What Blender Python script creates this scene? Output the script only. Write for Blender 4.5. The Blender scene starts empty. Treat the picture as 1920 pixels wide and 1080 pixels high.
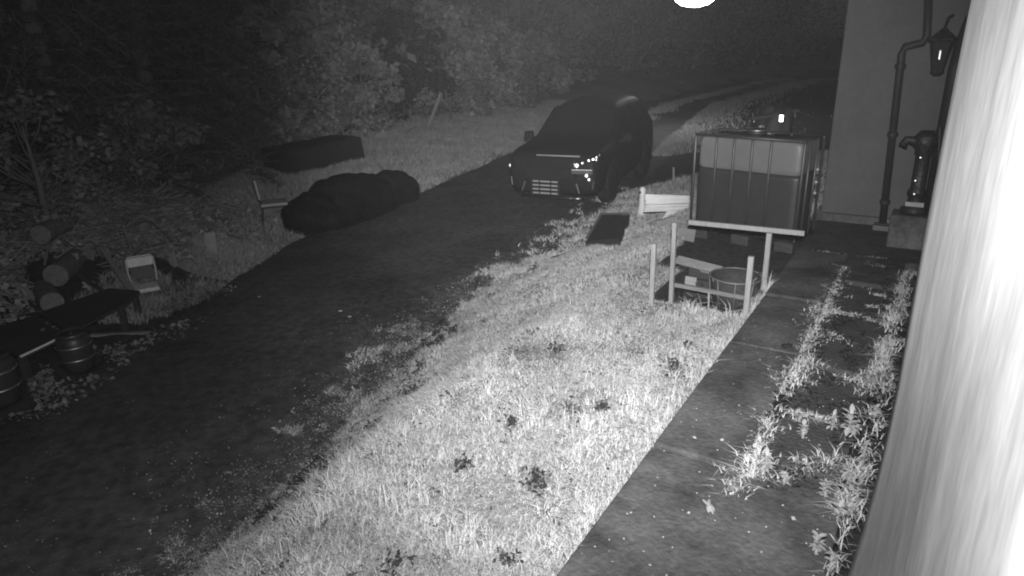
import bpy, bmesh, math, random
import numpy as np
from mathutils import Vector, Matrix

SC = bpy.context.scene
COL = SC.collection
R = math.radians
random.seed(7)
RNG = np.random.default_rng(11)

# ------------------------------------------------------------------ camera
FPX, PITCH, ROLL, CAMZ = 1300.0, R(19.9), R(1.6), 3.2
fwd = np.array([0, math.cos(PITCH), -math.sin(PITCH)])
up0 = np.array([0, math.sin(PITCH), math.cos(PITCH)])
up = up0 * math.cos(ROLL) + np.array([1.0, 0, 0]) * math.sin(ROLL)
rgt = np.cross(fwd, up)
CAMP = np.array([0, 0, CAMZ])
cam = bpy.data.cameras.new('camera')
cam.sensor_width = 36.0
cam.lens = FPX / 1920.0 * 36.0
cam.clip_start = 0.02
cam.clip_end = 500.0
camo = bpy.data.objects.new('camera', cam)
COL.objects.link(camo)
M = Matrix(((rgt[0], up[0], -fwd[0], 0), (rgt[1], up[1], -fwd[1], 0), (rgt[2], up[2], -fwd[2], CAMZ), (0, 0, 0, 1)))
camo.matrix_world = M
SC.camera = camo

# ------------------------------------------------------------------ night sky, moon, infrared lamp of the camera housing
world = bpy.data.worlds.new('World')
SC.world = world
world.use_nodes = True
wn = world.node_tree.nodes
sky = wn.new('ShaderNodeTexSky')
sky.sky_type = 'NISHITA'
sky.sun_disc = False
sky.sun_elevation = R(35)
sky.sun_rotation = R(200)
bw = wn.new('ShaderNodeRGBToBW')
world.node_tree.links.new(sky.outputs[0], bw.inputs[0])
world.node_tree.links.new(bw.outputs[0], wn['Background'].inputs[0])
wn['Background'].inputs[1].default_value = 0.0016

moon = bpy.data.lights.new('moon', 'SUN')
moon.energy = 0.012
moon.angle = R(0.5)
mo = bpy.data.objects.new('moon', moon)
mo.rotation_euler = (R(55), 0, R(20))
COL.objects.link(mo)

LAMP = CAMP + rgt * 0.05 + up * 0.25 + fwd * 0.03
def infrared(name, aim_px, cone, watts, blend=1.0, size=0.03):
    l = bpy.data.lights.new(name, 'SPOT')
    l.energy = watts
    l.spot_size = R(cone)
    l.spot_blend = blend
    l.shadow_soft_size = size
    o = bpy.data.objects.new(name, l)
    o.location = Vector(LAMP)
    d = fwd + rgt * ((aim_px[0] - 960) / FPX) - up * ((aim_px[1] - 540) / FPX)
    o.rotation_euler = Vector(d).to_track_quat('-Z', 'Y').to_euler()
    COL.objects.link(o)
infrared('infrared_lamp_wide', (880, 540), 146, 620)
infrared('infrared_lamp_middle', (1110, 470), 70, 1900)
infrared('infrared_lamp_far', (930, 235), 38, 4300)

SC.view_settings.view_transform = 'Standard'
SC.view_settings.look = 'None'
SC.view_settings.exposure = 0.0
SC.view_settings.gamma = 1.0
SC.view_settings.use_curve_mapping = False
SC.render.engine = 'CYCLES'
SC.cycles.use_denoising = True
SC.cycles.max_bounces = 3
SC.cycles.diffuse_bounces = 1
SC.cycles.glossy_bounces = 1
SC.cycles.transparent_max_bounces = 8
SC.cycles.volume_bounces = 0
SC.cycles.filter_width = 2.0

# ------------------------------------------------------------------ helpers
def ray(px, py):
    return fwd + rgt * ((px - 960) / FPX) - up * ((py - 540) / FPX)

def P(px, py, z=0.0):
    d = ray(px, py)
    return CAMP + d * ((z - CAMZ) / d[2])

def D(px, py, dist):
    """point on a pixel's ray at a horizontal distance"""
    d = ray(px, py)
    return CAMP + d * (dist / math.hypot(d[0], d[1]))

AZ = R(32)
DS = np.array([math.sin(AZ), math.cos(AZ)])      # along the house
DT = np.array([math.cos(AZ), -math.sin(AZ)])     # towards the house
KERB = -1.145
def ST(s, t, z=0.0):
    return Vector((s * DS[0] + t * DT[0], s * DS[1] + t * DT[1], z))
def to_st(x, y):
    return x * DS[0] + y * DS[1], x * DT[0] + y * DT[1]
HROT = -AZ   # rotation about z: local x -> DT, local y -> DS

def sstep(a, b, x):
    k = np.clip((x - a) / (b - a), 0, 1)
    return k * k * (3 - 2 * k)

LY = [-10, 0, 5.93, 8.03, 11.59, 15.31, 22.75, 33, 45, 62, 120]
LX = [-6.5, -5.6, -4.75, -4.35, -3.8, -2.08, 0.82, 5.4, 13.0, 30, 110]
RY = [-10, 0, 3.58, 5.03, 8.12, 10.27, 12.88, 15.8, 22, 33, 45, 58, 120]
RX = [-3.2, -2.6, -2.11, -1.65, -0.88, 0.34, 1.66, 2.9, 5.1, 9.6, 18.0, 33, 120]
def xl(y): return np.interp(y, LY, LX)
def xr(y): return np.interp(y, RY, RX)

_ph = RNG.uniform(0, 6.28, 24)
_an = RNG.uniform(0, 6.28, 24)
def nz(x, y, f, k=0):
    v = 0
    for i in range(4):
        a = _an[(i + k) % 24]; p = _ph[(i + 2 * k) % 24]
        v = v + np.sin((x * np.cos(a) + y * np.sin(a)) * f * (1 + 0.37 * i) + p + 1.7 * np.sin((y * np.cos(a) - x * np.sin(a)) * f * 0.7 + p * 2))
    return v / 4

def heap_z(x, y):
    cx, cy = -6.6, 10.6
    return 0.85 * np.exp(-(((x - cx) * .90 + (y - cy) * .30) / 1.5) ** 2 - (((y - cy) * .90 - (x - cx) * .30) / 1.9) ** 2)

def bank_shape(k):
    k = np.clip(k, 0, 1)
    return 0.45 * k + 0.55 * k * k * (3 - 2 * k)

PIT = (5.62, 6.76, -2.06, -1.22)   # s0 s1 t0 t1
def hgt(x, y):
    x = np.asarray(x, float); y = np.asarray(y, float)
    s, t = to_st(x, y)
    e = xr(y)
    xk = (-2.45 + 0.53 * y) / 0.848
    wr = np.maximum(xk - e, 1.3)
    bank = bank_shape((x - e + 0.05) / wr) * (0.93 - 0.6 * sstep(11, 20, y)) + 0.035 * np.clip(x - e, 0, 40) * sstep(16, 30, y)
    dl = xl(y) - x
    verge = 0.03 * sstep(0, .3, dl) + 0.055 * np.clip(dl, 0, 9) + 0.09 * np.clip(dl - 4, 0, 30) * 0.5
    z = np.where(x > e, bank, np.where(dl > 0, verge, 0.0))
    z = z + heap_z(x, y) * sstep(.2, .9, dl)
    out = (x > e + .1) | (dl > .1)
    z = z + np.where(out, 0.025 * nz(x, y, 2.2) + 0.012 * nz(x, y, 7, 3), 0.0)
    inroad = (x < e - .02) & (dl < -.02)
    z = np.where(inroad, -0.04, z)
    # paved strip beside the house
    pav = (t > KERB) & (s < 9.3) & (t < 3)
    z = np.where(pav, 0.86, z)
    pit = (s > PIT[0]) & (s < PIT[1]) & (t > PIT[2]) & (t < PIT[3])
    z = np.where(pit, 0.62, z)
    return z

def surf(x, y):
    q = (x - xl(y)) / (xr(y) - xl(y))
    rz_ = np.where((q > 0) & (q < 1), 0.012 + 0.05 * (1 - (2 * q - 1) ** 2), -1)
    return np.maximum(hgt(x, y), rz_)

def G(px, py, z0=None):
    """ground point seen at a pixel of the photograph"""
    d = ray(px, py)
    ts = np.linspace(1.5, 60, 6000)
    p = CAMP[None] + d[None] * ts[:, None]
    below = p[:, 2] < hgt(p[:, 0], p[:, 1])
    i = int(np.argmax(below))
    q = p[i].copy()
    q[2] = float(hgt(q[0], q[1]))
    return Vector(q)

def hz(x, y): return float(hgt(x, y))

def tag(o, label=None, cat=None, group=None, kind=None):
    if label: o['label'] = label
    if cat: o['category'] = cat
    if group: o['group'] = group
    if kind: o['kind'] = kind
    return o

def empty(name, loc, rz=0.0, label=None, cat=None, group=None, rx=0.0, ry=0.0):
    o = bpy.data.objects.new(name, None)
    o.empty_display_size = 0.1
    COL.objects.link(o)
    o.location = loc
    o.rotation_euler = (rx, ry, rz)
    return tag(o, label, cat, group)

def mesh_np(name, v, f, mat, parent=None, smooth=False):
    v = np.ascontiguousarray(v, np.float32); f = np.ascontiguousarray(f, np.int32)
    me = bpy.data.meshes.new(name)
    n, k = f.shape
    me.vertices.add(len(v)); me.vertices.foreach_set('co', v.ravel())
    me.loops.add(n * k); me.loops.foreach_set('vertex_index', f.ravel())
    me.polygons.add(n); me.polygons.foreach_set('loop_start', np.arange(0, n * k, k, dtype=np.int32))
    try: me.polygons.foreach_set('loop_total', np.full(n, k, np.int32))
    except Exception: pass
    if smooth: me.polygons.foreach_set('use_smooth', np.ones(n, bool))
    me.update(calc_edges=True)
    me.materials.append(mat)
    o = bpy.data.objects.new(name, me)
    COL.objects.link(o)
    if parent: o.parent = parent
    return o

class MB:
    def __init__(s): s.v = []; s.f = []; s.m = Matrix.Identity(4)
    def add(s, vs, fs):
        b = len(s.v)
        s.v += [tuple(s.m @ Vector(p)) for p in vs]
        s.f += [tuple(b + i for i in q) for q in fs]
        return s
    def box(s, c, d, rot=(0, 0, 0), taper=1.0, bev=0.0):
        m = Matrix.Translation(Vector(c)) @ (Matrix.Rotation(rot[2], 4, 'Z') @ Matrix.Rotation(rot[1], 4, 'Y') @ Matrix.Rotation(rot[0], 4, 'X'))
        x, y, z = d[0] / 2, d[1] / 2, d[2] / 2
        if bev <= 0:
            vs = [(-x, -y, -z), (x, -y, -z), (x, y, -z), (-x, y, -z), (-x * taper, -y * taper, z), (x * taper, -y * taper, z), (x * taper, y * taper, z), (-x * taper, y * taper, z)]
            fs = [(3, 2, 1, 0), (4, 5, 6, 7), (0, 1, 5, 4), (1, 2, 6, 5), (2, 3, 7, 6), (3, 0, 4, 7)]
            return s.add([m @ Vector(p) for p in vs], fs)
        bm = bmesh.new(); bmesh.ops.create_cube(bm, size=1)
        for v in bm.verts: v.co = Vector((v.co.x * d[0] * (taper if v.co.z > 0 else 1), v.co.y * d[1] * (taper if v.co.z > 0 else 1), v.co.z * d[2]))
        bmesh.ops.bevel(bm, geom=list(bm.edges), offset=bev, segments=2, affect='EDGES', profile=0.5)
        bm.verts.index_update()
        s.add([m @ v.co for v in bm.verts], [[v.index for v in q.verts] for q in bm.faces]); bm.free()
        return s
    def tube(s, path, rad, n=8, cap=True):
        path = [Vector(p) for p in path]
        if not hasattr(rad, '__len__'): rad = [rad] * len(path)
        vs = []; fs = []
        pu = None
        for i, p in enumerate(path):
            a = path[max(i - 1, 0)]; b = path[min(i + 1, len(path) - 1)]
            t = (b - a).normalized()
            if pu is None:
                pu = t.orthogonal().normalized()
            else:
                pu = (pu - t * pu.dot(t))
                pu = pu.normalized() if pu.length > 1e-6 else t.orthogonal().normalized()
            w = t.cross(pu)
            for k in range(n):
                an = 2 * math.pi * k / n
                vs.append(p + (pu * math.cos(an) + w * math.sin(an)) * rad[i])
        for i in range(len(path) - 1):
            for k in range(n):
                k2 = (k + 1) % n
                fs.append((i * n + k, i * n + k2, (i + 1) * n + k2, (i + 1) * n + k))
        if cap:
            fs.append(tuple(reversed(range(n)))); fs.append(tuple((len(path) - 1) * n + k for k in range(n)))
        return s.add(vs, fs)
    def lathe(s, prof, n=20, c=(0, 0, 0)):
        vs = []; fs = []
        for r, z in prof:
            for k in range(n):
                a = 2 * math.pi * k / n
                vs.append((c[0] + r * math.cos(a), c[1] + r * math.sin(a), c[2] + z))
        for i in range(len(prof) - 1):
            for k in range(n):
                k2 = (k + 1) % n
                fs.append((i * n + k, i * n + k2, (i + 1) * n + k2, (i + 1) * n + k))
        fs.append(tuple(reversed(range(n)))); fs.append(tuple((len(prof) - 1) * n + k for k in range(n)))
        return s.add(vs, fs)
    def build(s, name, mat, parent=None, smooth=False, sub=0):
        me = bpy.data.meshes.new(name)
        me.from_pydata(s.v, [], s.f)
        me.materials.append(mat)
        if smooth: me.polygons.foreach_set('use_smooth', np.ones(len(me.polygons), bool))
        me.update()
        o = bpy.data.objects.new(name, me)
        COL.objects.link(o)
        if parent: o.parent = parent
        if sub:
            md = o.modifiers.new('sub', 'SUBSURF'); md.levels = sub; md.render_levels = sub
        return o

# ------------------------------------------------------------------ materials (the camera sees infrared: all greys)
def gray(name, v, rough=0.85, var=0.25, scale=6.0, bump=0.0, bscale=None, metal=0.0, spec=0.3, stretch=None, fine=0.0, coat=0.0, detail=5.0):
    m = bpy.data.materials.new(name)
    m.use_nodes = True
    nt = m.node_tree; N = nt.nodes; L = nt.links
    b = N['Principled BSDF']
    b.inputs['Roughness'].default_value = rough
    b.inputs['Metallic'].default_value = metal
    b.inputs['Specular IOR Level'].default_value = spec
    if coat: b.inputs['Coat Weight'].default_value = coat
    tc = N.new('ShaderNodeTexCoord')
    mp = N.new('ShaderNodeMapping')
    L.new(tc.outputs['Object'], mp.inputs[0])
    if stretch: mp.inputs['Scale'].default_value = stretch
    no = N.new('ShaderNodeTexNoise')
    no.inputs['Scale'].default_value = scale; no.inputs['Detail'].default_value = detail; no.inputs['Roughness'].default_value = 0.65
    L.new(mp.outputs[0], no.inputs['Vector'])
    mr = N.new('ShaderNodeMapRange')
    mr.inputs[1].default_value = 0.25; mr.inputs[2].default_value = 0.75
    mr.inputs[3].default_value = v * (1 - var); mr.inputs[4].default_value = v * (1 + var)
    L.new(no.outputs[0], mr.inputs[0])
    out = mr.outputs[0]
    if fine:
        n2 = N.new('ShaderNodeTexNoise'); n2.inputs['Scale'].default_value = scale * 14; n2.inputs['Detail'].default_value = 2
        L.new(mp.outputs[0], n2.inputs['Vector'])
        r2 = N.new('ShaderNodeMapRange'); r2.inputs[1].default_value = 0.3; r2.inputs[2].default_value = 0.7
        r2.inputs[3].default_value = 1 - fine; r2.inputs[4].default_value = 1 + fine
        L.new(n2.outputs[0], r2.inputs[0])
        mu = N.new('ShaderNodeMath'); mu.operation = 'MULTIPLY'
        L.new(out, mu.inputs[0]); L.new(r2.outputs[0], mu.inputs[1]); out = mu.outputs[0]
    L.new(out, b.inputs['Base Color'])
    if bump:
        n3 = N.new('ShaderNodeTexNoise'); n3.inputs['Scale'].default_value = bscale or scale * 3; n3.inputs['Detail'].default_value = 6
        L.new(mp.outputs[0], n3.inputs['Vector'])
        bp = N.new('ShaderNodeBump'); bp.inputs['Strength'].default_value = bump; bp.inputs['Distance'].default_value = 0.03
        L.new(n3.outputs[0], bp.inputs['Height']); L.new(bp.outputs[0], b.inputs['Normal'])
    return m

def leafmat(name, v, var=0.3, scale=1.2, trans=0.25, rough=0.6):
    m = gray(name, v, rough, var, scale, spec=0.25)
    nt = m.node_tree; N = nt.nodes; L = nt.links
    b = N['Principled BSDF']
    src = b.inputs['Base Color'].links[0].from_socket
    tr = N.new('ShaderNodeBsdfTranslucent'); L.new(src, tr.inputs[0])
    mx = N.new('ShaderNodeMixShader'); mx.inputs[0].default_value = trans
    L.new(b.outputs[0], mx.inputs[1]); L.new(tr.outputs[0], mx.inputs[2])
    L.new(mx.outputs[0], N['Material Output'].inputs[0])
    return m

MT = {
    'asphalt': gray('asphalt', 0.078, 0.9, 0.45, 0.8, bump=0.5, bscale=60, fine=0.35, spec=0.2),
    'concrete': gray('concrete', 0.085, 0.9, 0.85, 2.0, bump=0.35, bscale=40, fine=0.18, spec=0.2),
    'slab': gray('mossy slab', 0.06, 0.95, 0.4, 5.0, bump=0.5, bscale=40, fine=0.25, spec=0.15),
    'render': gray('house render', 0.10, 0.9, 0.22, 1.3, bump=0.15, bscale=50, fine=0.05, spec=0.2),
    'plaster': gray('pale plaster', 0.42, 0.85, 0.34, 2.6, bump=0.12, bscale=6.0, stretch=(1.0, 1.0, 0.35), spec=0.2, detail=8, fine=0.10),
    'wood_pale': gray('pale wood', 0.30, 0.8, 0.25, 6, bump=0.3, stretch=(9, 9, 0.8), spec=0.2),
    'wood_grey': gray('grey wood', 0.22, 0.85, 0.3, 6, bump=0.4, stretch=(1, 8, 8), spec=0.2),
    'board': gray('weathered board', 0.32, 0.85, 0.25, 5, bump=0.3, stretch=(1, 8, 8), spec=0.2),
    'wood_dark': gray('dark wet wood', 0.05, 0.7, 0.4, 5, bump=0.4, stretch=(1, 8, 8), spec=0.3),
    'sheet_white': gray('white sheet', 0.58, 0.6, 0.12, 4, bump=0.2, spec=0.3),
    'plastic_pale': gray('translucent white plastic', 0.14, 0.45, 0.10, 5, bump=0.1, spec=0.4),
    'plastic_full': gray('plastic with liquid behind', 0.030, 0.45, 0.12, 5, bump=0.1, spec=0.4),
    'steel': gray('galvanised steel', 0.10, 0.5, 0.2, 10, metal=0.6, spec=0.5),
    'slat': gray('pale grille slats', 0.35, 0.5, 0.15, 10, metal=0.3),
    'keg': gray('brushed keg metal', 0.07, 0.45, 0.3, 8, metal=0.5),
    'wire': gray('wire', 0.2, 0.5, 0.2, 10, metal=0.3),
    'steel_dark': gray('dull steel', 0.07, 0.35, 0.3, 8, metal=0.8, spec=0.5),
    'glint': gray('bright reflector', 0.95, 0.36, 0.03, 8, metal=1.0),
    'chrome': gray('chrome strip', 0.6, 0.45, 0.1, 8, metal=1.0),
    'black_plastic': gray('black plastic sheeting', 0.008, 0.6, 0.3, 3, bump=0.9, bscale=11, spec=0.10),
    'paint': gray('dark car paint', 0.012, 0.55, 0.1, 3, spec=0.14),
    'glass': gray('car glass', 0.010, 0.35, 0.1, 3, spec=0.12),
    'rubber': gray('tyre rubber', 0.018, 0.8, 0.2, 10, bump=0.3, spec=0.2),
    'trim': gray('dark plastic trim', 0.016, 0.7, 0.2, 10, spec=0.12),
    'pipe': gray('dark pipe', 0.022, 0.55, 0.25, 6, bump=0.15, spec=0.3),
    'iron': gray('cast iron', 0.016, 0.5, 0.4, 9, bump=0.4, spec=0.4),
    'tarp': gray('dark tarp', 0.022, 0.65, 0.35, 2.5, bump=0.4, bscale=8, spec=0.3),
    'cloth': gray('chair upholstery', 0.75, 0.8, 0.18, 12, spec=0.2),
    'cloth_mid': gray('faded chair back', 0.34, 0.8, 0.2, 12, spec=0.2),
    'cloth_dark': gray('dark chair back', 0.13, 0.8, 0.2, 12, spec=0.2),
    'bark': gray('bark', 0.16, 0.9, 0.4, 4, bump=0.8, stretch=(5, 5, 1), spec=0.1),
    'cut_wood': gray('cut log end', 0.19, 0.8, 0.5, 14, spec=0.15),
    'stone': gray('pale stone', 0.36, 0.8, 0.25, 20, spec=0.2),
    'soil': gray('dark soil', 0.03, 1.0, 0.4, 9, bump=0.8, bscale=30, spec=0.1),
    'grass': leafmat('grass blades', 0.62, 0.34, 1.7, 0.25),
    'grass_dim': leafmat('verge grass', 0.40, 0.25, 1.2, 0.2),
    'clover': leafmat('small leaves', 0.5, 0.4, 3, 0.2),
    'litter': leafmat('dull litter', 0.27, 0.6, 9, 0.1),
    'weed': leafmat('weed leaves', 0.44, 0.25, 5, 0.25, 0.5),
    'leaf_a': leafmat('broad leaves', 0.30, 0.4, 0.9, 0.2),
    'leaf_b': leafmat('dark leaves', 0.25, 0.4, 0.9, 0.2),
    'leaf_shade': leafmat('leaves blackened for shade', 0.05, 0.4, 1.5, 0.1),  # leaf colour blackened to paint the shaded hollow between bushes
    'heap_leaf': leafmat('withered leaves', 0.40, 0.6, 5, 0.15),
    'dead': leafmat('dark leaf bits', 0.045, 0.5, 8, 0.05),  # near-black tone paints shaded holes and weeds in the grass
    'needle': leafmat('conifer needles', 0.15, 0.4, 1.2, 0.1),
    'twig': gray('dry twigs', 0.26, 0.9, 0.5, 6, spec=0.1),
}

# ------------------------------------------------------------------ ground: one sheet to the horizon
def ground_material():
    m = bpy.data.materials.new('ground soil and thatch')
    m.use_nodes = True
    nt = m.node_tree; N = nt.nodes; L = nt.links
    b = N['Principled BSDF']; b.inputs['Roughness'].default_value = 0.95; b.inputs['Specular IOR Level'].default_value = 0.1
    at = N.new('ShaderNodeAttribute'); at.attribute_name = 'thatch'
    tc = N.new('ShaderNodeTexCoord')
    n1 = N.new('ShaderNodeTexNoise'); n1.inputs['Scale'].default_value = 14; n1.inputs['Detail'].default_value = 6; n1.inputs['Roughness'].default_value = 0.7
    L.new(tc.outputs['Object'], n1.inputs['Vector'])
    mr = N.new('ShaderNodeMapRange'); mr.inputs[1].default_value = 0.3; mr.inputs[2].default_value = 0.7; mr.inputs[3].default_value = 0.5; mr.inputs[4].default_value = 1.4
    L.new(n1.outputs[0], mr.inputs[0])
    mu = N.new('ShaderNodeMath'); mu.operation = 'MULTIPLY'
    L.new(at.outputs['Fac'], mu.inputs[0]); L.new(mr.outputs[0], mu.inputs[1])
    L.new(mu.outputs[0], b.inputs['Base Color'])
    bp = N.new('ShaderNodeBump'); bp.inputs['Strength'].default_value = 0.6; bp.inputs['Distance'].default_value = 0.03
    n2 = N.new('ShaderNodeTexNoise'); n2.inputs['Scale'].default_value = 45; n2.inputs['Detail'].default_value = 4
    L.new(tc.outputs['Object'], n2.inputs['Vector']); L.new(n2.outputs[0], bp.inputs['Height']); L.new(bp.outputs[0], b.inputs['Normal'])
    return m

def axis(a, b, fine0, fine1, st, mid=0.35, far=4.0):
    out = list(np.arange(fine0, fine1, st))
    x = fine0; s = st
    while x > a: s = min(s * 1.25, far); x -= s; out.insert(0, x)
    x = out[-1]; s = st
    while x < b: s = min(s * 1.12, far); x += s; out.append(x)
    return np.array(out)
gx = axis(-70, 110, -5.5, 5.0, 0.07)
gy = axis(-12, 118, 2.0, 13.0, 0.07)
GX, GY = np.meshgrid(gx, gy)
GZ = hgt(GX, GY)
nx, ny = len(gx), len(gy)
gv = np.stack([GX.ravel(), GY.ravel(), GZ.ravel()], 1)
ii = np.arange(nx * ny).reshape(ny, nx)
gf = np.stack([ii[:-1, :-1].ravel(), ii[:-1, 1:].ravel(), ii[1:, 1:].ravel(), ii[1:, :-1].ravel()], 1)
ground = mesh_np('ground', gv, gf, ground_material(), smooth=True)
x_, y_ = gv[:, 0], gv[:, 1]
s_, t_ = to_st(x_, y_)
th = np.full(len(gv), 0.05)
near_road = (x_ > xr(y_) - .3) & (x_ <= xr(y_) + .3)
th = np.where(near_road, 0.085, th)
ragged = 0.35 * nz(x_, y_, 1.9, 4) + .35 * nz(x_, y_, 5.5, 6)
bank = (x_ + ragged > xr(y_) + .2) & (x_ > xr(y_)) & (y_ < 15)
th = np.where(bank, 0.16 + .10 * sstep(.3, 1.2, x_ - xr(y_)), th)
dl_ = xl(y_) - x_
verge = (dl_ > -.1) & (y_ > 9.5)
th = np.where(verge, 0.30 * (1 - sstep(4.0, 6.5, dl_)) + 0.05, th)
pitm = (s_ > PIT[0] - .1) & (s_ < PIT[1] + .1) & (t_ > PIT[2] - .1) & (t_ < PIT[3] + .1)
th = np.where(pitm & (gv[:, 2] < .8), 0.03, th)
th = np.where((t_ > KERB) & (s_ < 9.3) & (s_ > -5) & (t_ < 3), 0.04, th)
th = np.where((s_ > 6.6) & (s_ < 9.2) & (t_ > -2.4) & (t_ < KERB), 0.06, th)     # bare earth round the tank
a = ground.data.attributes.new('thatch', 'FLOAT', 'POINT')
a.data.foreach_set('value', th.astype(np.float32))
tag(ground, kind='structure')

# ------------------------------------------------------------------ road
ry = axis(-8, 112, 2, 30, 0.25, far=3.0)
rv = []; rf = []
K = 17
for j, y in enumerate(ry):
    a0, a1 = float(xl(y)), float(xr(y))
    a0 += 0.10 * float(nz(y, 0.0, 1.7, 5)); a1 += 0.30 + 0.05 * float(nz(y, 3.0, 2.1, 7))
    for k in range(K):
        q = k / (K - 1)
        rv.append((a0 + (a1 - a0) * q, y, 0.012 + 0.05 * (1 - (2 * q - 1) ** 2) - (0.05 if k == 0 else 0)))
for j in range(len(ry) - 1):
    for k in range(K - 1):
        b = j * K + k
        rf.append((b, b + 1, b + K + 1, b + K))
tag(mesh_np('road', np.array(rv), np.array(rf), MT['asphalt'], smooth=True), kind='structure')

# far ribs of grass along the track
# ------------------------------------------------------------------ paved strip along the house, slab by slab
path = empty('path', ST(0, 0, 0), HROT)
tag(path, kind='structure')
def slab(s0, s1, t0, t1, top, mat, tilt=0.0):
    mb = MB()
    bm = bmesh.new()
    nxs = max(2, int((t1 - t0) / 0.12)); nys = max(2, int((s1 - s0) / 0.12))
    mb.box(((t0 + t1) / 2, (s0 + s1) / 2, top - 0.06), (t1 - t0, s1 - s0, 0.12), (tilt, tilt * .6, 0), bev=0.012)
    bm.free()
    return mb.build('slab', mat, path)
for s0, s1, dz in ((3.31, 4.9, 0.0), (4.93, 6.05, -0.006), (6.08, 7.6, 0.004)):
    slab(s0, s1, KERB, -0.66, 1.0 + dz, MT['concrete'])
rs = random.Random(3)
for s0, s1, t0, t1 in ((3.31, 3.42, -.645, -.17), (3.49, 4.02, -.58, -.18), (4.1, 4.78, -.57, -.16), (4.85, 5.86, -.57, -.14), (5.95, 6.72, -.62, -.14), (6.79, 7.7, -.68, -.14)):
    slab(s0, s1, t0, t1, 0.985 + rs.uniform(-.012, .004), MT['concrete'] if s0 < 2.7 else MT['slab'], rs.uniform(-.008, .008))
slab(1.2, 3.28, KERB, -.14, 0.996, MT['concrete'])
slab(7.66, 9.08, KERB - 0.05, 0.1, 0.975, MT['slab'])

# ------------------------------------------------------------------ house
house = empty('house', ST(9.1, -1.16, 0.9), HROT, 'pale rendered house with dark downpipe, closing the right side', 'house')
def hl(s, t, z): return (t + 1.16, s - 9.1, z - 0.9)      # house-local
mb = MB(); mb.box(hl(12.1, 0.6, 3.4), (3.52, 6.0, 5.2), bev=0.015); mb.build('wall', MT['render'], house)
mb = MB(); mb.box(hl(5.6, 0.45, 3.4), (0.5, 6.98, 5.2), bev=0.01); mb.build('side_wall', MT['render'], house)
# near pier of the side wall, next to the camera
PW, PD = R(28.0), 0.165      # heading of the pier face, its distance from the lens
A = np.array([math.sin(R(32.1)), math.cos(R(32.1))]) * PD / math.sin(R(32.1) - PW)
B = np.array([math.sin(R(47)), math.cos(R(47))]) * PD / math.sin(R(47) - PW)
u = (B - A) / np.linalg.norm(B - A); w = np.array([-u[1], u[0]])
if w @ np.array([1, 0]) < 0: w = -w
TW = 0.22
outl = []
rr = 0.03
def rc(c, p, q, n=5):
    return [c + rr * (p * (1 - math.sin(a)) + q * (1 - math.cos(a))) for a in np.linspace(0, math.pi / 2, n)]
# outline in plan, starting at A corner (rounded)
outl += rc(A, w, u)[0:5] if False else []
ca = A + rr * (u + w)
for a in np.linspace(0, math.pi / 2, 7):
    outl.append(ca - rr * (u * math.cos(a) + w * math.sin(a)))
LB = np.linalg.norm(B - A)
for q in np.linspace(0.06, 1, 9):
    outl.append(A + u * LB * q + w * 0.012 * math.sin(q * 3.14))
outl += [B + w * TW, A + u * 0.05 + w * TW, A + w * (TW - .05)]
pv = []; pf = []
zs = np.linspace(0.85, 4.4, 60)
n = len(outl)
for z in zs:
    el = z - CAMZ
    bulge = -0.020 * (1 - ((z - 2.35) / 1.0) ** 2) if z > 1.0 else 0.016
    bulge = min(bulge, 0.02) - (0.13 * max(0, 2.25 - z) ** 2 if z > 1.0 else .20)
    for i, p in enumerate(outl):
        j = 0.004 * nz(i * 0.9 + 3, z * 1.1, 1.3, 2)
        k = 1.0 if i < 16 else 0.0
        q = p + w * ((-j) * k) - (w * 0) + (w * bulge * 0.55 * k)
        pv.append((q[0], q[1], z))
for j in range(len(zs) - 1):
    for i in range(n):
        i2 = (i + 1) % n
        pf.append((j * n + i, j * n + i2, (j + 1) * n + i2, (j + 1) * n + i))
pier = mesh_np('wall_pier', np.array(pv), np.array(pf), MT['plaster'], smooth=True)
pier.parent = house
pier.matrix_parent_inverse = (Matrix.Translation(house.location) @ Matrix.Rotation(HROT, 4, 'Z')).inverted()
tag(pier, 'streaked pale plaster end of the side wall, closest to the camera')
# downpipe with swan neck
pb = P(1655, 425, 1.0); sp, tp = to_st(pb[0], pb[1])
sp = 9.1 - 0.09
def dpipe(px, py):
    d = ray(px, py)
    # meet plane s = sp
    k = sp / (d[0] * DS[0] + d[1] * DS[1])
    q = CAMP + d * k
    s, t = to_st(q[0], q[1])
    return s, t, q[2]
q0 = dpipe(1656, 412); q1 = dpipe(1691, 100); q2 = dpipe(1697, 88); q3 = dpipe(1730, 80); q4 = dpipe(1738, 66); q5 = dpipe(1742, -20)
path_pts = [hl(q0[0], q0[1], 0.99), hl(*q1), hl(*q2), hl(*q3), hl(*q4), hl(*q5)]
mb = MB(); mb.tube(path_pts, 0.042, 12); dp = mb.build('downpipe', MT['pipe'], house, True)
for f in (0.15, 0.55, 0.93):
    mb = MB()
    c = Vector(path_pts[0]).lerp(Vector(path_pts[1]), f)
    mb.lathe([(0.052, -0.025), (0.056, -0.02), (0.056, 0.02), (0.052, 0.025)], 14, c)
    mb.box((c.x, c.y + 0.055, c.z), (0.03, 0.07, 0.03))
    mb.build('bracket', MT['pipe'], dp)
mb = MB(); g0 = dpipe(1660, 432)
mb.box(hl(8.95, q0[1], 0.995), (0.18, 0.22, 0.07), bev=0.01); mb.build('drain_block', MT['concrete'], house)
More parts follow.
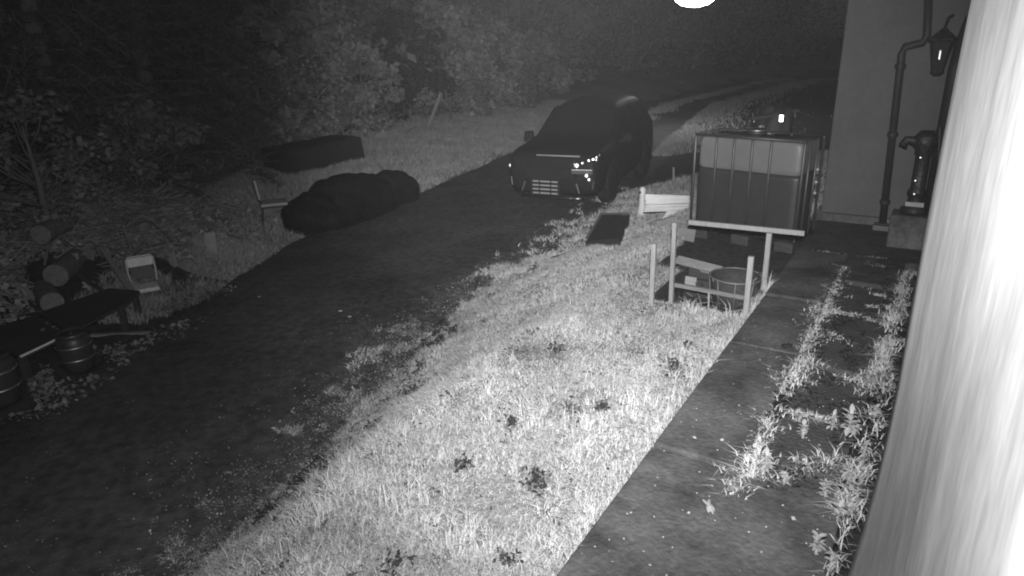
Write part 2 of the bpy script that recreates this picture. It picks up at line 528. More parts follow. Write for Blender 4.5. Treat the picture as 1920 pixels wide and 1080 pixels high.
# dark tube added for the corner shadow, and gutter along the side wall
mb = MB(); mb.tube([hl(8.93, -0.02, .98), hl(8.93, -0.02, 2.75), hl(8.9, 0.0, 3.0), hl(8.7, 0.05, 3.25)], 0.07, 12); mb.build('corner_shade', MT['pipe'], house, True)
mb = MB(); mb.tube([hl(3.2, 0.08, 3.32), hl(6, 0.08, 3.30), hl(9.0, 0.08, 3.27)], 0.075, 12); mb.build('gutter', MT['pipe'], house, True)
# pale block base line of the wall
mb = MB(); mb.box(hl(9.06, -0.05, 1.03), (2.18, 0.06, 0.10), bev=0.01); mb.build('plinth', MT['concrete'], house)

# ------------------------------------------------------------------ liquid tank in its cage
tk = empty('liquid_tank', (0, 0, 0), 0, 'square pale plastic liquid tank in a barred cage, half full', 'tank')
c0 = P(1291, 440, 0.98); c1 = P(1488, 474, 0.98)
fx = Vector((c1[0] - c0[0], c1[1] - c0[1], 0)); TWD = 1.2
rz = math.atan2(fx.y, fx.x)
cen = Vector(((c0[0] + c1[0]) / 2, (c0[1] + c1[1]) / 2, 0.955)) + Vector((-math.sin(rz), math.cos(rz), 0)) * 0.29
tk.scale = (1, 1, 1.055); tk.location = cen; tk.rotation_euler = (0, 0, rz)
W2, D2 = fx.length / 2, 0.29
pal = MB()
pal.box((0, 0, 0.125), (W2 * 2, D2 * 2, 0.03), bev=0.006)
pallet = pal.build('pallet', MT['steel_dark'], tk)
for ix in (-1, 0, 1):
    mb = MB(); mb.box((ix * (W2 - .12), 0, 0.055), (0.2, D2 * 2 - .02, 0.108), bev=0.008); mb.build('pallet_foot', MT['wood_dark'], pallet)
def bottle(z0, z1, grooves=True, cap=True):
    """rounded box whose sides belly out between the bars"""
    per = []
    nseg = 40
    hw, hd, cr = W2 - .035, D2 - .035, 0.11
    pts = []
    def edge(ax, sign):
        for q in np.linspace(-1, 1, 36):
            pts.append((ax, sign, q))
    out = []
    for k in range(160):
        a = 2 * math.pi * k / 160
        # superellipse
        ca, sa = math.cos(a), math.sin(a)
        e = 0.16
        x = math.copysign(abs(ca) ** e, ca); y = math.copysign(abs(sa) ** e, sa)
        X, Y = x * hw, y * hd
        if grooves:
            for bx in BARX:
                dx = abs(X - bx)
                if dx < .05 and abs(Y) > hd * .9: Y *= 1 - 0.022 * (1 - dx / .05)
        out.append((X, Y))
    zs = [z0, z0 + .02, z0 + .06] + list(np.linspace(z0 + .15, z1 - .15, 5)) + ([z1 - .06, z1 - .02, z1] if cap else [z1 - .05, z1])
    mb = MB(); vs = []; fs = []
    for i, z in enumerate(zs):
        k = 1.0
        if i == 0: k = .96
        if cap and i == len(zs) - 1: k = .93
        if cap and i == len(zs) - 2: k = .98
        vs += [(x * k, y * k, z) for x, y in out]
    n = len(out)
    for i in range(len(zs) - 1):
        for k in range(n):
            fs.append((i * n + k, i * n + (k + 1) % n, (i + 1) * n + (k + 1) % n, (i + 1) * n + k))
    fs.append(tuple((len(zs) - 1) * n + k for k in range(n)))
    return mb.add(vs, fs)
BARX = [-W2 * .44 - .04, -W2 * 0.08 - .04, W2 * 0.29 - .04, W2 * 0.64 - .04]
BARX = [-W2 + 2 * W2 * q for q in (0.215, 0.38, 0.545, 0.71)]
bottle(0.14, 0.775, cap=False).build('liquid_filled_body', MT['plastic_full'], tk, True)
bottle(0.777, 1.10, cap=True).build('empty_upper_body', MT['plastic_pale'], tk, True)
for sy in (-1, 1):
    for bx in BARX + [-W2 + .012, W2 - .012] + ([] if sy > 0 else []):
        mb = MB(); mb.tube([(bx, sy * (D2 - .01), 0.14), (bx, sy * (D2 - .01), 1.09), (bx, sy * (D2 - .035), 1.115)], 0.015, 8); mb.build('cage_bar', MT['steel'], tk, True)
for sx in (-1, 1):
    for q in (-.25, .25):
        mb = MB(); mb.tube([(sx * (W2 - .012), q * D2 * 1.5, 0.14), (sx * (W2 - .012), q * D2 * 1.5, 1.11)], 0.0125, 8); mb.build('cage_bar', MT['steel'], tk, True)
for z in (0.165, 1.115):
    mb = MB()
    e = [(-W2 + .02, -D2 + .02), (W2 - .02, -D2 + .02), (W2 - .02, D2 - .02), (-W2 + .02, D2 - .02), (-W2 + .02, -D2 + .02)]
    mb.tube([(x, y, z) for x, y in e], 0.014, 8); mb.build('cage_rim', MT['steel'], tk, True)
mb = MB(); mb.lathe([(0.11, 1.10), (0.11, 1.145), (0.095, 1.15), (0.095, 1.165), (0.02, 1.168)], 24, (-.08, .14, 0)); lid = mb.build('lid', MT['plastic_full'], tk, True)
mb = MB(); mb.tube([(-.08 + .11 * math.cos(a), .14 + .11 * math.sin(a), 1.15) for a in np.linspace(0, 6.28, 25)], .008, 6); mb.build('lid_ring', MT['chrome'], lid, True)
for q in (-.3, .1, .4):
    mb = MB(); mb.box((q, -D2 + .02, 0.09), (0.10, 0.012, 0.05)); mb.build('pallet_clip', MT['steel_dark'], pallet)

# things lying on the tank
def onTank(px, py, z=1.13): 
    q = P(px, py, 0.955 + z); return Vector(q)
def crumple(name, loc, size, mat, label, cat, seed, hh=0.12, sub=1):
    r = np.random.default_rng(seed)
    n = 12
    vs = []; fs = []
    for i in range(n + 1):
        for j in range(n + 1):
            x = i / n - .5; y = j / n - .5
            rad = math.hypot(x, y) * 2
            k = 1 + 0.25 * math.sin(seed + 5 * math.atan2(y, x))
            z = max(0, (1 - rad * rad)) * (0.6 + 0.6 * r.random()) if rad < 1 else 0
            vs.append((x * size[0] * k, y * size[1] * k, 0.004 + hh * z))
    for i in range(n):
        for j in range(n):
            fs.append((i * (n + 1) + j, (i + 1) * (n + 1) + j, (i + 1) * (n + 1) + j + 1, i * (n + 1) + j + 1))
    mb = MB(); mb.add(vs, fs)
    o = mb.build(name, mat, None, True)
    o.location = loc
    sd = o.modifiers.new('thick', 'SOLIDIFY'); sd.thickness = 0.006
    return tag(o, label, cat)
crumple('cloth', onTank(1426, 256, 1.125), (0.24, 0.16), MT['sheet_white'], 'crumpled pale rag on the front rim of the liquid tank', 'rag', 3, 0.11)
jt = empty('jerrycan', onTank(1425, 243, 1.12), rz + .4, 'small dark canister with pale spout lying on the tank top', 'canister')
mb = MB(); mb.box((0, 0, .07), (.22, .13, .14), bev=.02); mb.build('body', MT['trim'], jt)
mb = MB(); mb.box((.02, -.07, .11), (.025, .02, .07), (0.3, 0.5, 0)); mb.build('spout', MT['sheet_white'], jt)
mb = MB(); mb.lathe([(.022, 0), (.022, .02), (.01, .026)], 12, (0, 0, 0)); cp = mb.build('cap', MT['glint'], jt, True); cp.location = (-.07, -.068, .10); cp.rotation_euler = (R(70), 0, R(10))

# dark covered heap behind the tank, a reflector on it
def blob(name, loc, dims, mat, seed, rz=0.0, n=3, amp=0.12, parent=None, flat=0.25, fr=2.2):
    bm = bmesh.new(); bmesh.ops.create_icosphere(bm, subdivisions=5 if n > 3 else 4, radius=1)
    r = random.Random(seed); ph = [r.uniform(0, 6.28) for _ in range(12)]
    for v in bm.verts:
        p = v.co.copy()
        k = 1 + amp * (math.sin(fr * p.x + ph[0]) * math.sin(fr * 1.3 * p.y + ph[1]) + .6 * math.sin(fr * 2.1 * p.z + ph[2] + 2 * p.x) + .45 * math.sin(fr * 3.3 * p.x + ph[3]) * math.sin(fr * 2.9 * p.y + ph[4]) + .25 * math.sin(fr * 6 * p.y + ph[5] + 3 * p.z) * math.sin(fr * 5 * p.x + ph[6]))
        p *= k
        e = .8
        p = Vector((math.copysign(abs(p.x) ** e, p.x), math.copysign(abs(p.y) ** e, p.y), p.z))
        if p.z < -flat: p.z = -flat + (p.z + flat) * .12
        v.co = Vector((p.x * dims[0] / 2, p.y * dims[1] / 2, (p.z + flat) * dims[2] / (1 + flat)))
    me = bpy.data.meshes.new(name); bm.to_mesh(me); bm.free()
    me.materials.append(mat); me.polygons.foreach_set('use_smooth', np.ones(len(me.polygons), bool))
    o = bpy.data.objects.new(name, me); COL.objects.link(o); o.location = loc; o.rotation_euler = (0, 0, rz)
    if parent: o.parent = parent
    return o
hp = ST(8.55, -1.80, 0.93)
heap = empty('tarp_heap', hp, HROT, 'dark tarpaulin heap with a small bright reflector behind the liquid tank', 'tarp heap')
blob('tarp', (0, 0, 0), (0.9, 0.7, 1.34), MT['tarp'], 5, 0, parent=heap, amp=.17, fr=3.4, n=4)
ql = D(1465, 222, math.hypot(hp.x, hp.y) - .42)
mb = MB(); mb.box((0, 0, 0), (.045, .012, .075), bev=.004); rf_ = mb.build('reflector', MT['glint'], heap)
rf_.matrix_parent_inverse = (Matrix.Translation(hp) @ Matrix.Rotation(HROT, 4, 'Z')).inverted()
rf_.location = Vector(ql); rf_.rotation_euler = Vector(ray(1465, 222)).to_track_quat('Y', 'Z').to_euler()
mb = MB(); mb.box((0, 0, 0), (.62, .07, .03)); pl = mb.build('plank', MT['wood_dark'], heap); pl.location = (0.1, -.1, 1.36); pl.rotation_euler = (0, -.10, R(48))
# white frame rack between tank and house
wr = empty('wire_rack', ST(8.75, -1.28, 0.95), HROT, 'pale wire rack squeezed between the tank and the house corner', 'rack')
for x in (-.04, .1):
    mb = MB(); mb.tube([(x, 0, 0), (x, 0, .72)], .012, 6); mb.build('upright', MT['sheet_white'], wr)
for z in (.42, .55, .70):
    mb = MB(); mb.tube([(-.06, 0, z), (.12, 0, z)], .012, 6); mb.build('crossbar', MT['sheet_white'], wr)

# ------------------------------------------------------------------ pit with its timber guard frame
pf_ = empty('guard_frame', ST(6.05, -1.65, 0.9), HROT, 'rickety timber posts and rail guarding the open pit', 'guard frame')
def lf(s, t, z): return (t + 1.65, s - 6.05, z - 0.9)
def post(s, t, z0, z1, w=.06, d=.05, lean=(0, 0)):
    mb = MB()
    a = Vector(lf(s, t, z0)); b = Vector(lf(s + lean[1], t + lean[0], z1))
    m = b - a
    mb.m = Matrix.Translation((a + b) / 2) @ m.to_track_quat('Z', 'Y').to_matrix().to_4x4()
    mb.box((0, 0, 0), (w, d, m.length), bev=.005)
    return mb.build('post', MT['wood_pale'], pf_)
post(5.50, -1.985, .80, 1.50, .042, .04, (0.0, 0.0))
post(6.04, -1.985, .40, 1.56, .045, .04, (-0.005, 0.0))
post(5.66, -1.205, .70, 1.45, .046, .04, (0.0, 0.0))
post(6.36, -1.215, .40, 1.475, .046, .04, (0.0, 0.0))
def plank(name, a, b, w, th, mat, parent, roll=0.0):
    a = Vector(a); b = Vector(b); m = b - a
    mb = MB()
    mb.m = Matrix.Translation((a + b) / 2) @ m.to_track_quat('X', 'Z').to_matrix().to_4x4() @ Matrix.Rotation(roll, 4, 'X')
    mb.box((0, 0, 0), (m.length, w, th), bev=min(w, th) * .12)
    return mb.build(name, mat, parent)
plank('rail', lf(6.42, -1.98, 1.475), lf(6.42, -0.93, 1.49), .03, .045, MT['wood_pale'], pf_)
# boards that line the pit
for (s0, t0, s1, t1) in ((PIT[0] + .03, PIT[2] - .06, PIT[0] + .03, PIT[3] + .06), (PIT[1], PIT[2] - .06, PIT[1], PIT[3] + .06)):
    for z in (.68, .81):
        plank('lining_board', lf(s0, t0, z + (.05 if s0 > 6 else .03)), lf(s1, t1, z + (.05 if s0 > 6 else .03)), .16, .03, MT['wood_dark'], pf_, R(90))
for t in (PIT[2], PIT[3]):
    for z in (.68, .81):
        plank('lining_board', lf(PIT[0] - .02, t, z + .04), lf(PIT[1] + .02, t, z + .04), .16, .03, MT['wood_dark'], pf_, R(90))
plank('crossbar', lf(6.25, -2.03, .88), lf(6.25, -1.24, .86), .04, .04, MT['wood_grey'], pf_)
def thing_plank(name, p0, p1, w, th, mat, label, cat, roll=0.0):
    o = plank(name, p0, p1, w, th, mat, None, roll)
    return tag(o, label, cat)
def PV(px, py, z): return Vector(P(px, py, z))
thing_plank('plank', PV(1268, 486, .965), PV(1350, 507, .965), .10, .03, MT['board'], 'pale plank lying across the far end of the pit', 'plank', R(25))
thing_plank('plank', PV(1266, 493, .90), PV(1340, 511, .90), .05, .03, MT['board'], 'narrow pale batten under the pale plank in the pit', 'plank', R(20))
def panel(name, px, py, z, w, h, yaw, mat, label, cat, tilt=0.0, th=.02, roll=0.0):
    mb = MB(); mb.box((0, 0, h / 2), (w, th, h), bev=th * .2)
    o = mb.build(name, mat, None)
    o.location = PV(px, py, z); o.rotation_euler = (tilt, roll, yaw)
    return tag(o, label, cat)
panel('board', 1288, 545, .70, .17, .15, HROT - .1, MT['board'], 'small square pale board standing in the left of the pit', 'board', -.2)
panel('board', 1392, 566, .70, .19, .14, HROT + .1, MT['board'], 'pale board end at the right side of the pit', 'board', -.2)
panel('board', 1286, 452, .93, .20, .15, HROT - .15, MT['wood_grey'], 'small grey board leaning behind the tallest guard post', 'board', -.25)
tag(plank('stake', PV(1328, 590, .80), PV(1329, 547, .98) + Vector((0, 0, 0)), .016, .016, MT['wood_pale'], None), 'thin pale stick standing at the near edge of the pit', 'stick')
bk = empty('wire_basket', ST(6.46, -1.50, .63), .2, 'round dark bin with wire rim standing in the pit', 'basket')
HB = .36
mb = MB(); mb.lathe([(.17, 0), (.215, HB * .5), (.235, HB), (.225, HB + .003), (.2, HB * .5), (.16, .03)], 28); mb.build('bowl', MT['wood_dark'], bk, True)
mb = MB(); mb.tube([(.24 * math.cos(a), .24 * math.sin(a), HB) for a in np.linspace(0, 6.28, 33)], .009, 6); mb.build('rim', MT['wire'], bk, True)
for k in range(9):
    a = 2 * math.pi * k / 9
    mb = MB(); mb.tube([(.18 * math.cos(a), .18 * math.sin(a), .02), (.228 * math.cos(a), .228 * math.sin(a), HB * .5), (.248 * math.cos(a), .248 * math.sin(a), HB)], .005, 5); mb.build('wire', MT['wire'], bk, True)
mb = MB(); mb.tube([(.24 * math.cos(a), 0, HB - .12 * math.sin(a)) for a in np.linspace(0, math.pi, 15)], .008, 6); mb.build('handle', MT['wire'], bk, True)

# ------------------------------------------------------------------ dark board on the grass, pale boards by the tank, stake
qa, qb, qc, qd = G(1098, 468), G(1162, 466), G(1181, 417), G(1128, 416)
hb = empty('flat_board', (qa + qb + qc + qd) / 4 + Vector((0, 0, 0.0)), 0, 'dark flat board lying on the bright grass', 'board')
cc = (qa + qb + qc + qd) / 4
def lift(q, z): return (q.x - cc.x, q.y - cc.y, q.z - cc.z + z)
mb = MB()
quad = [qa, qb, qc, qd]
mb.add([lift(q, .0) for q in quad] + [lift(q, .13) for q in quad], [(3, 2, 1, 0), (4, 5, 6, 7), (0, 1, 5, 4), (1, 2, 6, 5), (2, 3, 7, 6), (3, 0, 4, 7)])
mb.build('panel', MT['wood_dark'], hb)
for a, b in ((qa, qd), (qd, qc)):
    plank('edge_batten', lift(a, .145), lift(b, .145), .035, .03, MT['wood_grey'], hb)

bp_ = G(1240, 408)
bs = empty('board_pile', bp_, HROT, 'pale sheets and boards heaped beside the left of the liquid tank', 'board pile')
inv = (Matrix.Translation(bp_) @ Matrix.Rotation(HROT, 4, 'Z')).inverted()
rng_b = math.hypot(bp_.x, bp_.y)
def bpt(px, py, dd=0.0): return inv @ Vector(D(px, py, rng_b + dd))
def sheet(name, pts, mat, th=.02, parent=bs, wav=0.0):
    """a thick quad through four points, ribbed a little"""
    a, b, c, d = [Vector(p) for p in pts]
    nn = (b - a).cross(d - a).normalized()
    vs = []; fs = []; n = 16; m = 6
    for j in range(m + 1):
        for i in range(n + 1):
            x, y = i / n, j / m
            p = a.lerp(b, x).lerp(d.lerp(c, x), y) + nn * (wav * math.sin(y * 14 + x * 3))
            vs.append(p)
    for j in range(m):
        for i in range(n):
            q = j * (n + 1) + i
            fs.append((q, q + 1, q + n + 2, q + n + 1))
    mb = MB(); mb.add(vs, fs); o = mb.build(name, mat, parent, True)
    sd = o.modifiers.new('thick', 'SOLIDIFY'); sd.thickness = th; sd.offset = 0
    return o
sheet('board', [bpt(1210, 384, .05), bpt(1294, 381, .05), bpt(1293, 366, .08), bpt(1208, 364, .08)], MT['sheet_white'], .02, wav=.012)
sheet('board', [bpt(1206, 398, -.05), bpt(1292, 394, -.05), bpt(1293, 381, .02), bpt(1209, 385, .02)], MT['sheet_white'], .02, wav=.01)
sheet('sheet', [bpt(1236, 418, -.18), bpt(1284, 428, -.15), bpt(1293, 392, -.07), bpt(1250, 396, -.07)], MT['sheet_white'], .012, wav=.012)
ps = empty('marker_post', G(1203, 411) , HROT, 'short pale post with flared foot at the end of the boards', 'post')
mb = MB(); mb.lathe([(.105, -.03), (.09, .05), (.055, .22), (.05, .30), (.048, .47), (.035, .50), (.01, .51)], 14); mb.build('shaft', MT['sheet_white'], ps, True)
mb = MB(); mb.lathe([(.02, 0), (.02, .01), (.005, .012)], 12); k_ = mb.build('reflector', MT['trim'], ps); k_.location = (-.02, -.046, .43); k_.rotation_euler = (R(90), 0, R(-20))
g_ = G(1262, 346)
mb = MB(); mb.box((0, 0, .16), (.04, .04, .40), bev=.006, rot=(0, -.05, 0)); o = mb.build('stake', MT['wood_pale'], None); o.location = g_
tag(o, 'lone short pale stake standing behind the pale boards', 'stake')

# ------------------------------------------------------------------ pump on a block by the house wall, lantern above
ql = ST(8.35, -0.16, 0.975)
mb = MB(); mb.box((0, 0, .17), (.40, .34, .36), bev=.02); o = mb.build('stone_block', MT['concrete'], None); o.location = ql; o.rotation_euler = (0, 0, HROT)
tag(o, 'pale square concrete block at the house wall under the dark pump', 'block')
pm = empty('hand_pump', ql + Vector((0, 0, .352)), HROT, 'dark upright pump with small bright fittings on the pale block', 'pump')
mb = MB(); mb.lathe([(.13, 0), (.13, .05), (.09, .08), (.075, .14), (.075, .20), (.09, .21), (.09, .24), (.07, .26), (.07, .62), (.085, .64), (.085, .68), (.11, .72), (.11, .80), (.06, .86)], 20); mb.build('body', MT['iron'], pm, True)
mb = MB(); mb.tube([(0, 0, .72), (-.1, -.02, .76), (-.17, -.04, .77), (-.20, -.05, .70)], [.05, .045, .04, .045], 10); mb.build('spout', MT['iron'], pm, True)
mb = MB(); mb.tube([(0, .02, .82), (.1, .0, .9), (.14, -.05, .6), (.15, -.06, .3)], .015, 8); mb.build('handle', MT['iron'], pm, True)
mb = MB(); mb.box((0, -.105, .115), (.17, .02, .045)); mb.build('name_plate', MT['board'], pm)
for z, x in ((.60, -.02), (.36, -.03), (.22, -.02)):
    mb = MB(); mb.lathe([(.018, 0), (.018, .01), (.008, .016)], 12); k_ = mb.build('fitting', MT['glint'], pm, True)
    k_.location = (x, -.09, z); k_.rotation_euler = Vector(-ray(1720, 320)).to_track_quat('Z', 'Y').to_euler(); k_.rotation_euler.rotate_axis('Z', 0)
    k_.rotation_euler = (Matrix.Rotation(-HROT, 3, 'Z') @ Vector(-ray(1720, 320)).to_track_quat('Z', 'Y').to_matrix()).to_euler()
ll = Vector(D(1768, 72, 8.7))
ln = empty('wall_lantern', ll, HROT, 'dark tapered lantern hanging at the top of the house corner', 'lantern')
mb = MB(); mb.lathe([(.02, .10), (.06, .06), (.13, .0), (.135, -.02), (.12, -.03)], 8); mb.build('hood', MT['iron'], ln)
mb = MB(); mb.lathe([(.11, -.03), (.06, -.30), (.065, -.33), (.03, -.36)], 8); mb.build('glass_body', MT['pipe'], ln)
mb = MB(); mb.tube([(0, 0, .1), (.02, .05, .2), (.05, .2, .22)], .015, 8); mb.build('arm', MT['iron'], ln)
mb = MB(); mb.box((0, -.09, -.14), (.012, .006, .12)); k_ = mb.build('glass_edge', MT['chrome'], ln)

# ------------------------------------------------------------------ yard lamp, lit, on a long arm from the house
lp = Vector(D(1303, -4, 24.0))
yl = empty('yard_lamp', lp, HROT, 'lit dish lamp hanging from a cable over the track at the top edge', 'lamp')
em = bpy.data.materials.new('lit lamp glass'); em.use_nodes = True
b_ = em.node_tree.nodes['Principled BSDF']; b_.inputs['Base Color'].default_value = (1, 1, 1, 1)
b_.inputs['Emission Color'].default_value = (1, 1, 1, 1); b_.inputs['Emission Strength'].default_value = 34.0
mb = MB(); mb.lathe([(.12, .50), (.17, .36), (.42, .24), (.63, .05), (.65, .0), (.635, -.005)], 32); mb.build('shade', MT['trim'], yl, True)
mb = MB(); mb.lathe([(.63, .0), (.57, -.09), (.40, -.20), (.15, -.26), (.02, -.27)], 32); mb.build('lit_glass', em, yl, True)
mb = MB(); mb.tube([(0, 0, .46), (0, 0, 1.5)], .025, 8); mb.build('hanger', MT['pipe'], yl, True)
# the cable it hangs from, house gable to the wood
ca0 = Vector(hl(14.9, -1.0, 5.95)); hm_ = Matrix.Translation(house.location) @ Matrix.Rotation(HROT, 4, 'Z')
li = (Matrix.Translation(lp) @ Matrix.Rotation(HROT, 4, 'Z')).inverted()
p0_ = li @ (hm_ @ ca0); p2_ = li @ Vector((-4.2, 28.0, 8.5)); p1_ = Vector((0, 0, 1.5))
mb = MB(); mb.tube([p0_, p0_.lerp(p1_, .5) + Vector((0, 0, -.12)), p1_, p1_.lerp(p2_, .5) + Vector((0, 0, -.25)), p2_], .012, 6); mb.build('cable', MT['pipe'], yl, True)

# ------------------------------------------------------------------ parked car
ca_ = P(1112, 380, 0.24); cb_ = P(960, 366, 0.24)
fc = Vector(((ca_[0] + cb_[0]) / 2, (ca_[1] + cb_[1]) / 2, 0.03))
CROT = R(-24)
car = empty('parked_car', fc, CROT, 'dark sport utility car parked on the track, facing the camera, lamps glinting', 'car')
LEN, HW = 4.75, 0.97
ST_ = [  # y, half width, bottom, belt, roof half width, roof height
    (-0.02, .78, .40, .76, .72, .86), (0.02, .85, .33, .88, .78, .98), (0.10, .91, .28, .96, .80, 1.08), (0.30, .955, .26, 1.02, .81, 1.14),
    (0.80, .97, .26, 1.06, .80, 1.18), (1.22, .97, .27, 1.08, .80, 1.22), (1.40, .97, .27, 1.09, .77, 1.31), (1.72, .97, .27, 1.09, .70, 1.54), (2.05, .97, .27, 1.10, .645, 1.76),
    (2.45, .97, .27, 1.11, .64, 1.85), (3.2, .97, .27, 1.12, .635, 1.87), (3.9, .965, .27, 1.13, .625, 1.85), (4.35, .95, .28, 1.13, .61, 1.79), (4.55, .93, .30, 1.12, .63, 1.62), (4.70, .91, .34, 1.08, .72, 1.25), (4.76, .86, .42, 1.0, .74, 1.06)]
def sect(y, w, zb, zs, wr, zr):
    cabin = zr - zs > .2
    return [(0, zb), (w * .55, zb), (w * .90, zb + .02), (w * .985, zb + .14), (w, (zb + zs) * .5), (w * .985, zs - .05), (w * .955, zs),
            ((w * .955 + wr) / 2 + .02, zs + (zr - zs) * .52), (wr + .01, zr - .06 if cabin else zr - .03), (wr * .82, zr - .008), (wr * .4, zr + .012), (0, zr + .018)]
vs = []; fs = []
for stn in ST_:
    h = sect(*stn)
    ring = [(x, stn[0], z) for x, z in h] + [(-x, stn[0], z) for x, z in h[-2:0:-1]]
    vs += ring
n = len(ring)
for i in range(len(ST_) - 1):
    for k in range(n):
        k2 = (k + 1) % n
        fs.append((i * n + k2, i * n + k, (i + 1) * n + k, (i + 1) * n + k2))
fs.append(tuple(range(n))); fs.append(tuple(reversed([(len(ST_) - 1) * n + k for k in range(n)])))
mb = MB(); mb.add(vs, fs); body = mb.build('body', MT['paint'], car, True, sub=2)
def cpan(name, pts, mat, parent=car, off=.0):
    mb = MB(); mb.add(pts, [tuple(range(len(pts)))]); o = mb.build(name, mat, parent)
    sd = o.modifiers.new('t', 'SOLIDIFY'); sd.thickness = .02; sd.offset = 0
    return o
cpan('windscreen', [(-.74, 1.37, 1.24), (.74, 1.37, 1.24), (.615, 2.05, 1.755), (-.615, 2.05, 1.755)], MT['glass'])
for sx in (-1, 1):
    for y0, y1, yt0, yt1 in ((1.62, 2.62, 2.12, 2.62), (2.70, 3.55, 2.70, 3.55), (3.63, 4.42, 3.63, 4.2)):
        cpan('side_window', [(sx * .935, y0, 1.15), (sx * .935, y1, 1.16), (sx * .70, yt1, 1.72), (sx * .70, yt0, 1.72)], MT['glass'])
    mr_ = MB(); mr_.box((sx * 1.07, 1.55, 1.20), (.20, .13, .16), bev=.04); mr_.box((sx * .97, 1.57, 1.14), (.14, .06, .05)); mr_.build('mirror', MT['paint'], car)
    for y in (0.92, 3.78):
        wh = empty('wheel', (sx * .86, y, .37)); wh.parent = car
        mb = MB(); mb.m = Matrix.Rotation(R(90), 4, 'Y'); mb.lathe([(.23, -.12), (.33, -.13), (.37, -.09), (.375, 0), (.37, .09), (.33, .13), (.23, .12)], 28); mb.build('tyre', MT['rubber'], wh, True)
        mb = MB(); mb.m = Matrix.Rotation(R(90), 4, 'Y'); mb.lathe([(.05, -.10), (.22, -.115), (.235, -.11), (.235, .11), (.22, .115), (.05, .10)], 20); mb.build('rim', MT['steel_dark'], wh, True)
        mb = MB(); mb.tube([(sx * .955, y + .45 * math.cos(a), .37 + .45 * math.sin(a)) for a in np.linspace(-.15, math.pi + .15, 20)], .035, 8); mb.build('wheel_arch', MT['trim'], car, True)
    # headlight: housing and bright reflectors
    hl_ = empty('headlight', (sx * .69, 0.09, .90)); hl_.parent = car
    mb = MB(); mb.add([(-.24 * sx, -.12, -.06), (.20 * sx, .06, -.05), (.27 * sx, .25, .07), (.22 * sx, .16, .10), (-.22 * sx, -.09, .035), (-.22 * sx, .05, -.05), (.1 * sx, .3, 0), (-.2 * sx, .06, .03)], [(0, 1, 2, 3, 4)] if sx > 0 else [(4, 3, 2, 1, 0)])
    mb.build('housing', MT['glass'], hl_)
    # aim of the reflectors: back to the camera
    tocam = (Matrix.Rotation(-CROT, 3, 'Z') @ (Vector(CAMP) - fc - Vector((0, 0, .8)))).normalized()
    eu = tocam.to_track_quat('Z', 'Y').to_euler()
    spots = [(-.16, -.125, -.015, .052), (-.06, -.095, .03, .032), (.05, -.05, .075, .036), (.12, .0, .085, .042), (.16, .04, .075, .034), (.17, .04, .125, .030), (.21, .09, .16, .018), (-.21, -.125, .01, .02)] if sx > 0 else [(-.20, .04, -.10, .045)]
    for x, y, z, r_ in spots:
        mb = MB(); mb.lathe([(r_, 0), (r_ * .95, .004), (r_ * .6, .009), (r_ * .1, .011)], 14); k_ = mb.build('reflector', MT['glint'], hl_, True)
        k_.location = (x if sx > 0 else x, y - .02, z); k_.rotation_euler = eu
    # fog lamp recess and glint
    if sx > 0:
        fg = empty('fog_lamp', (.66, .0, .66)); fg.parent = car
        mb = MB(); mb.box((0, .02, 0), (.30, .05, .16), (0, 0, .25), bev=.02); mb.build('recess', MT['trim'], fg)
        for x, z, r_ in ((.06, .04, .044), (.11, -.03, .038)):
            mb = MB(); mb.lathe([(r_, 0), (r_ * .95, .004), (r_ * .6, .009), (r_ * .1, .011)], 14); k_ = mb.build('reflector', MT['glint'], fg, True)
            k_.location = (x, -.045, z); k_.rotation_euler = eu
    mb = MB(); mb.tube([(sx * .52, -.055, .54), (sx * .58, -.06, .36)], .014, 6); mb.build('bumper_trim', MT['chrome'], car)
    mb = MB(); mb.tube([(sx * .84, .02, .60), (sx * .82, .01, .44)], .012, 6); mb.build('bumper_trim', MT['chrome'], car)
mb = MB(); mb.box((.63, -.05, .775), (.40, .03, .10), (0.35, 0, .16), bev=.012); mb.build('bumper_panel', MT['chrome'], car)
mb = MB(); mb.box((0, -.03, .70), (.98, .05, .24), bev=.02); mb.build('grille', MT['trim'], car)
mb = MB(); mb.box((.12, .055, 1.035), (.86, .02, .022), (0, 0, .03)); mb.build('bonnet_strip', MT['chrome'], car)
lg = empty('lower_grille', (-.10, -.065, .44)); lg.parent = car
mb = MB(); mb.box((0, .02, 0), (.62, .03, .32), bev=.01); mb.build('backing', MT['trim'], lg)
for r_ in range(4):
    for x, w in ((-.19, .13), (0, .2), (.19, .13)):
        mb = MB(); mb.box((x, -.005, .115 - r_ * .075), (w, .018, .03), bev=.005); mb.build('slat', MT['slat'], lg)
mb = MB(); mb.tube([(-.6, .02, .27), (-.2, -.05, .25), (.3, -.06, .25), (.66, -.01, .26)], .018, 6); mb.build('lower_lip', MT['steel_dark'], car, True)
mb = MB(); mb.tube([(.46, -.065, .255), (.62, -.035, .26)], .022, 6); mb.build('lip_end', MT['chrome'], car, True)

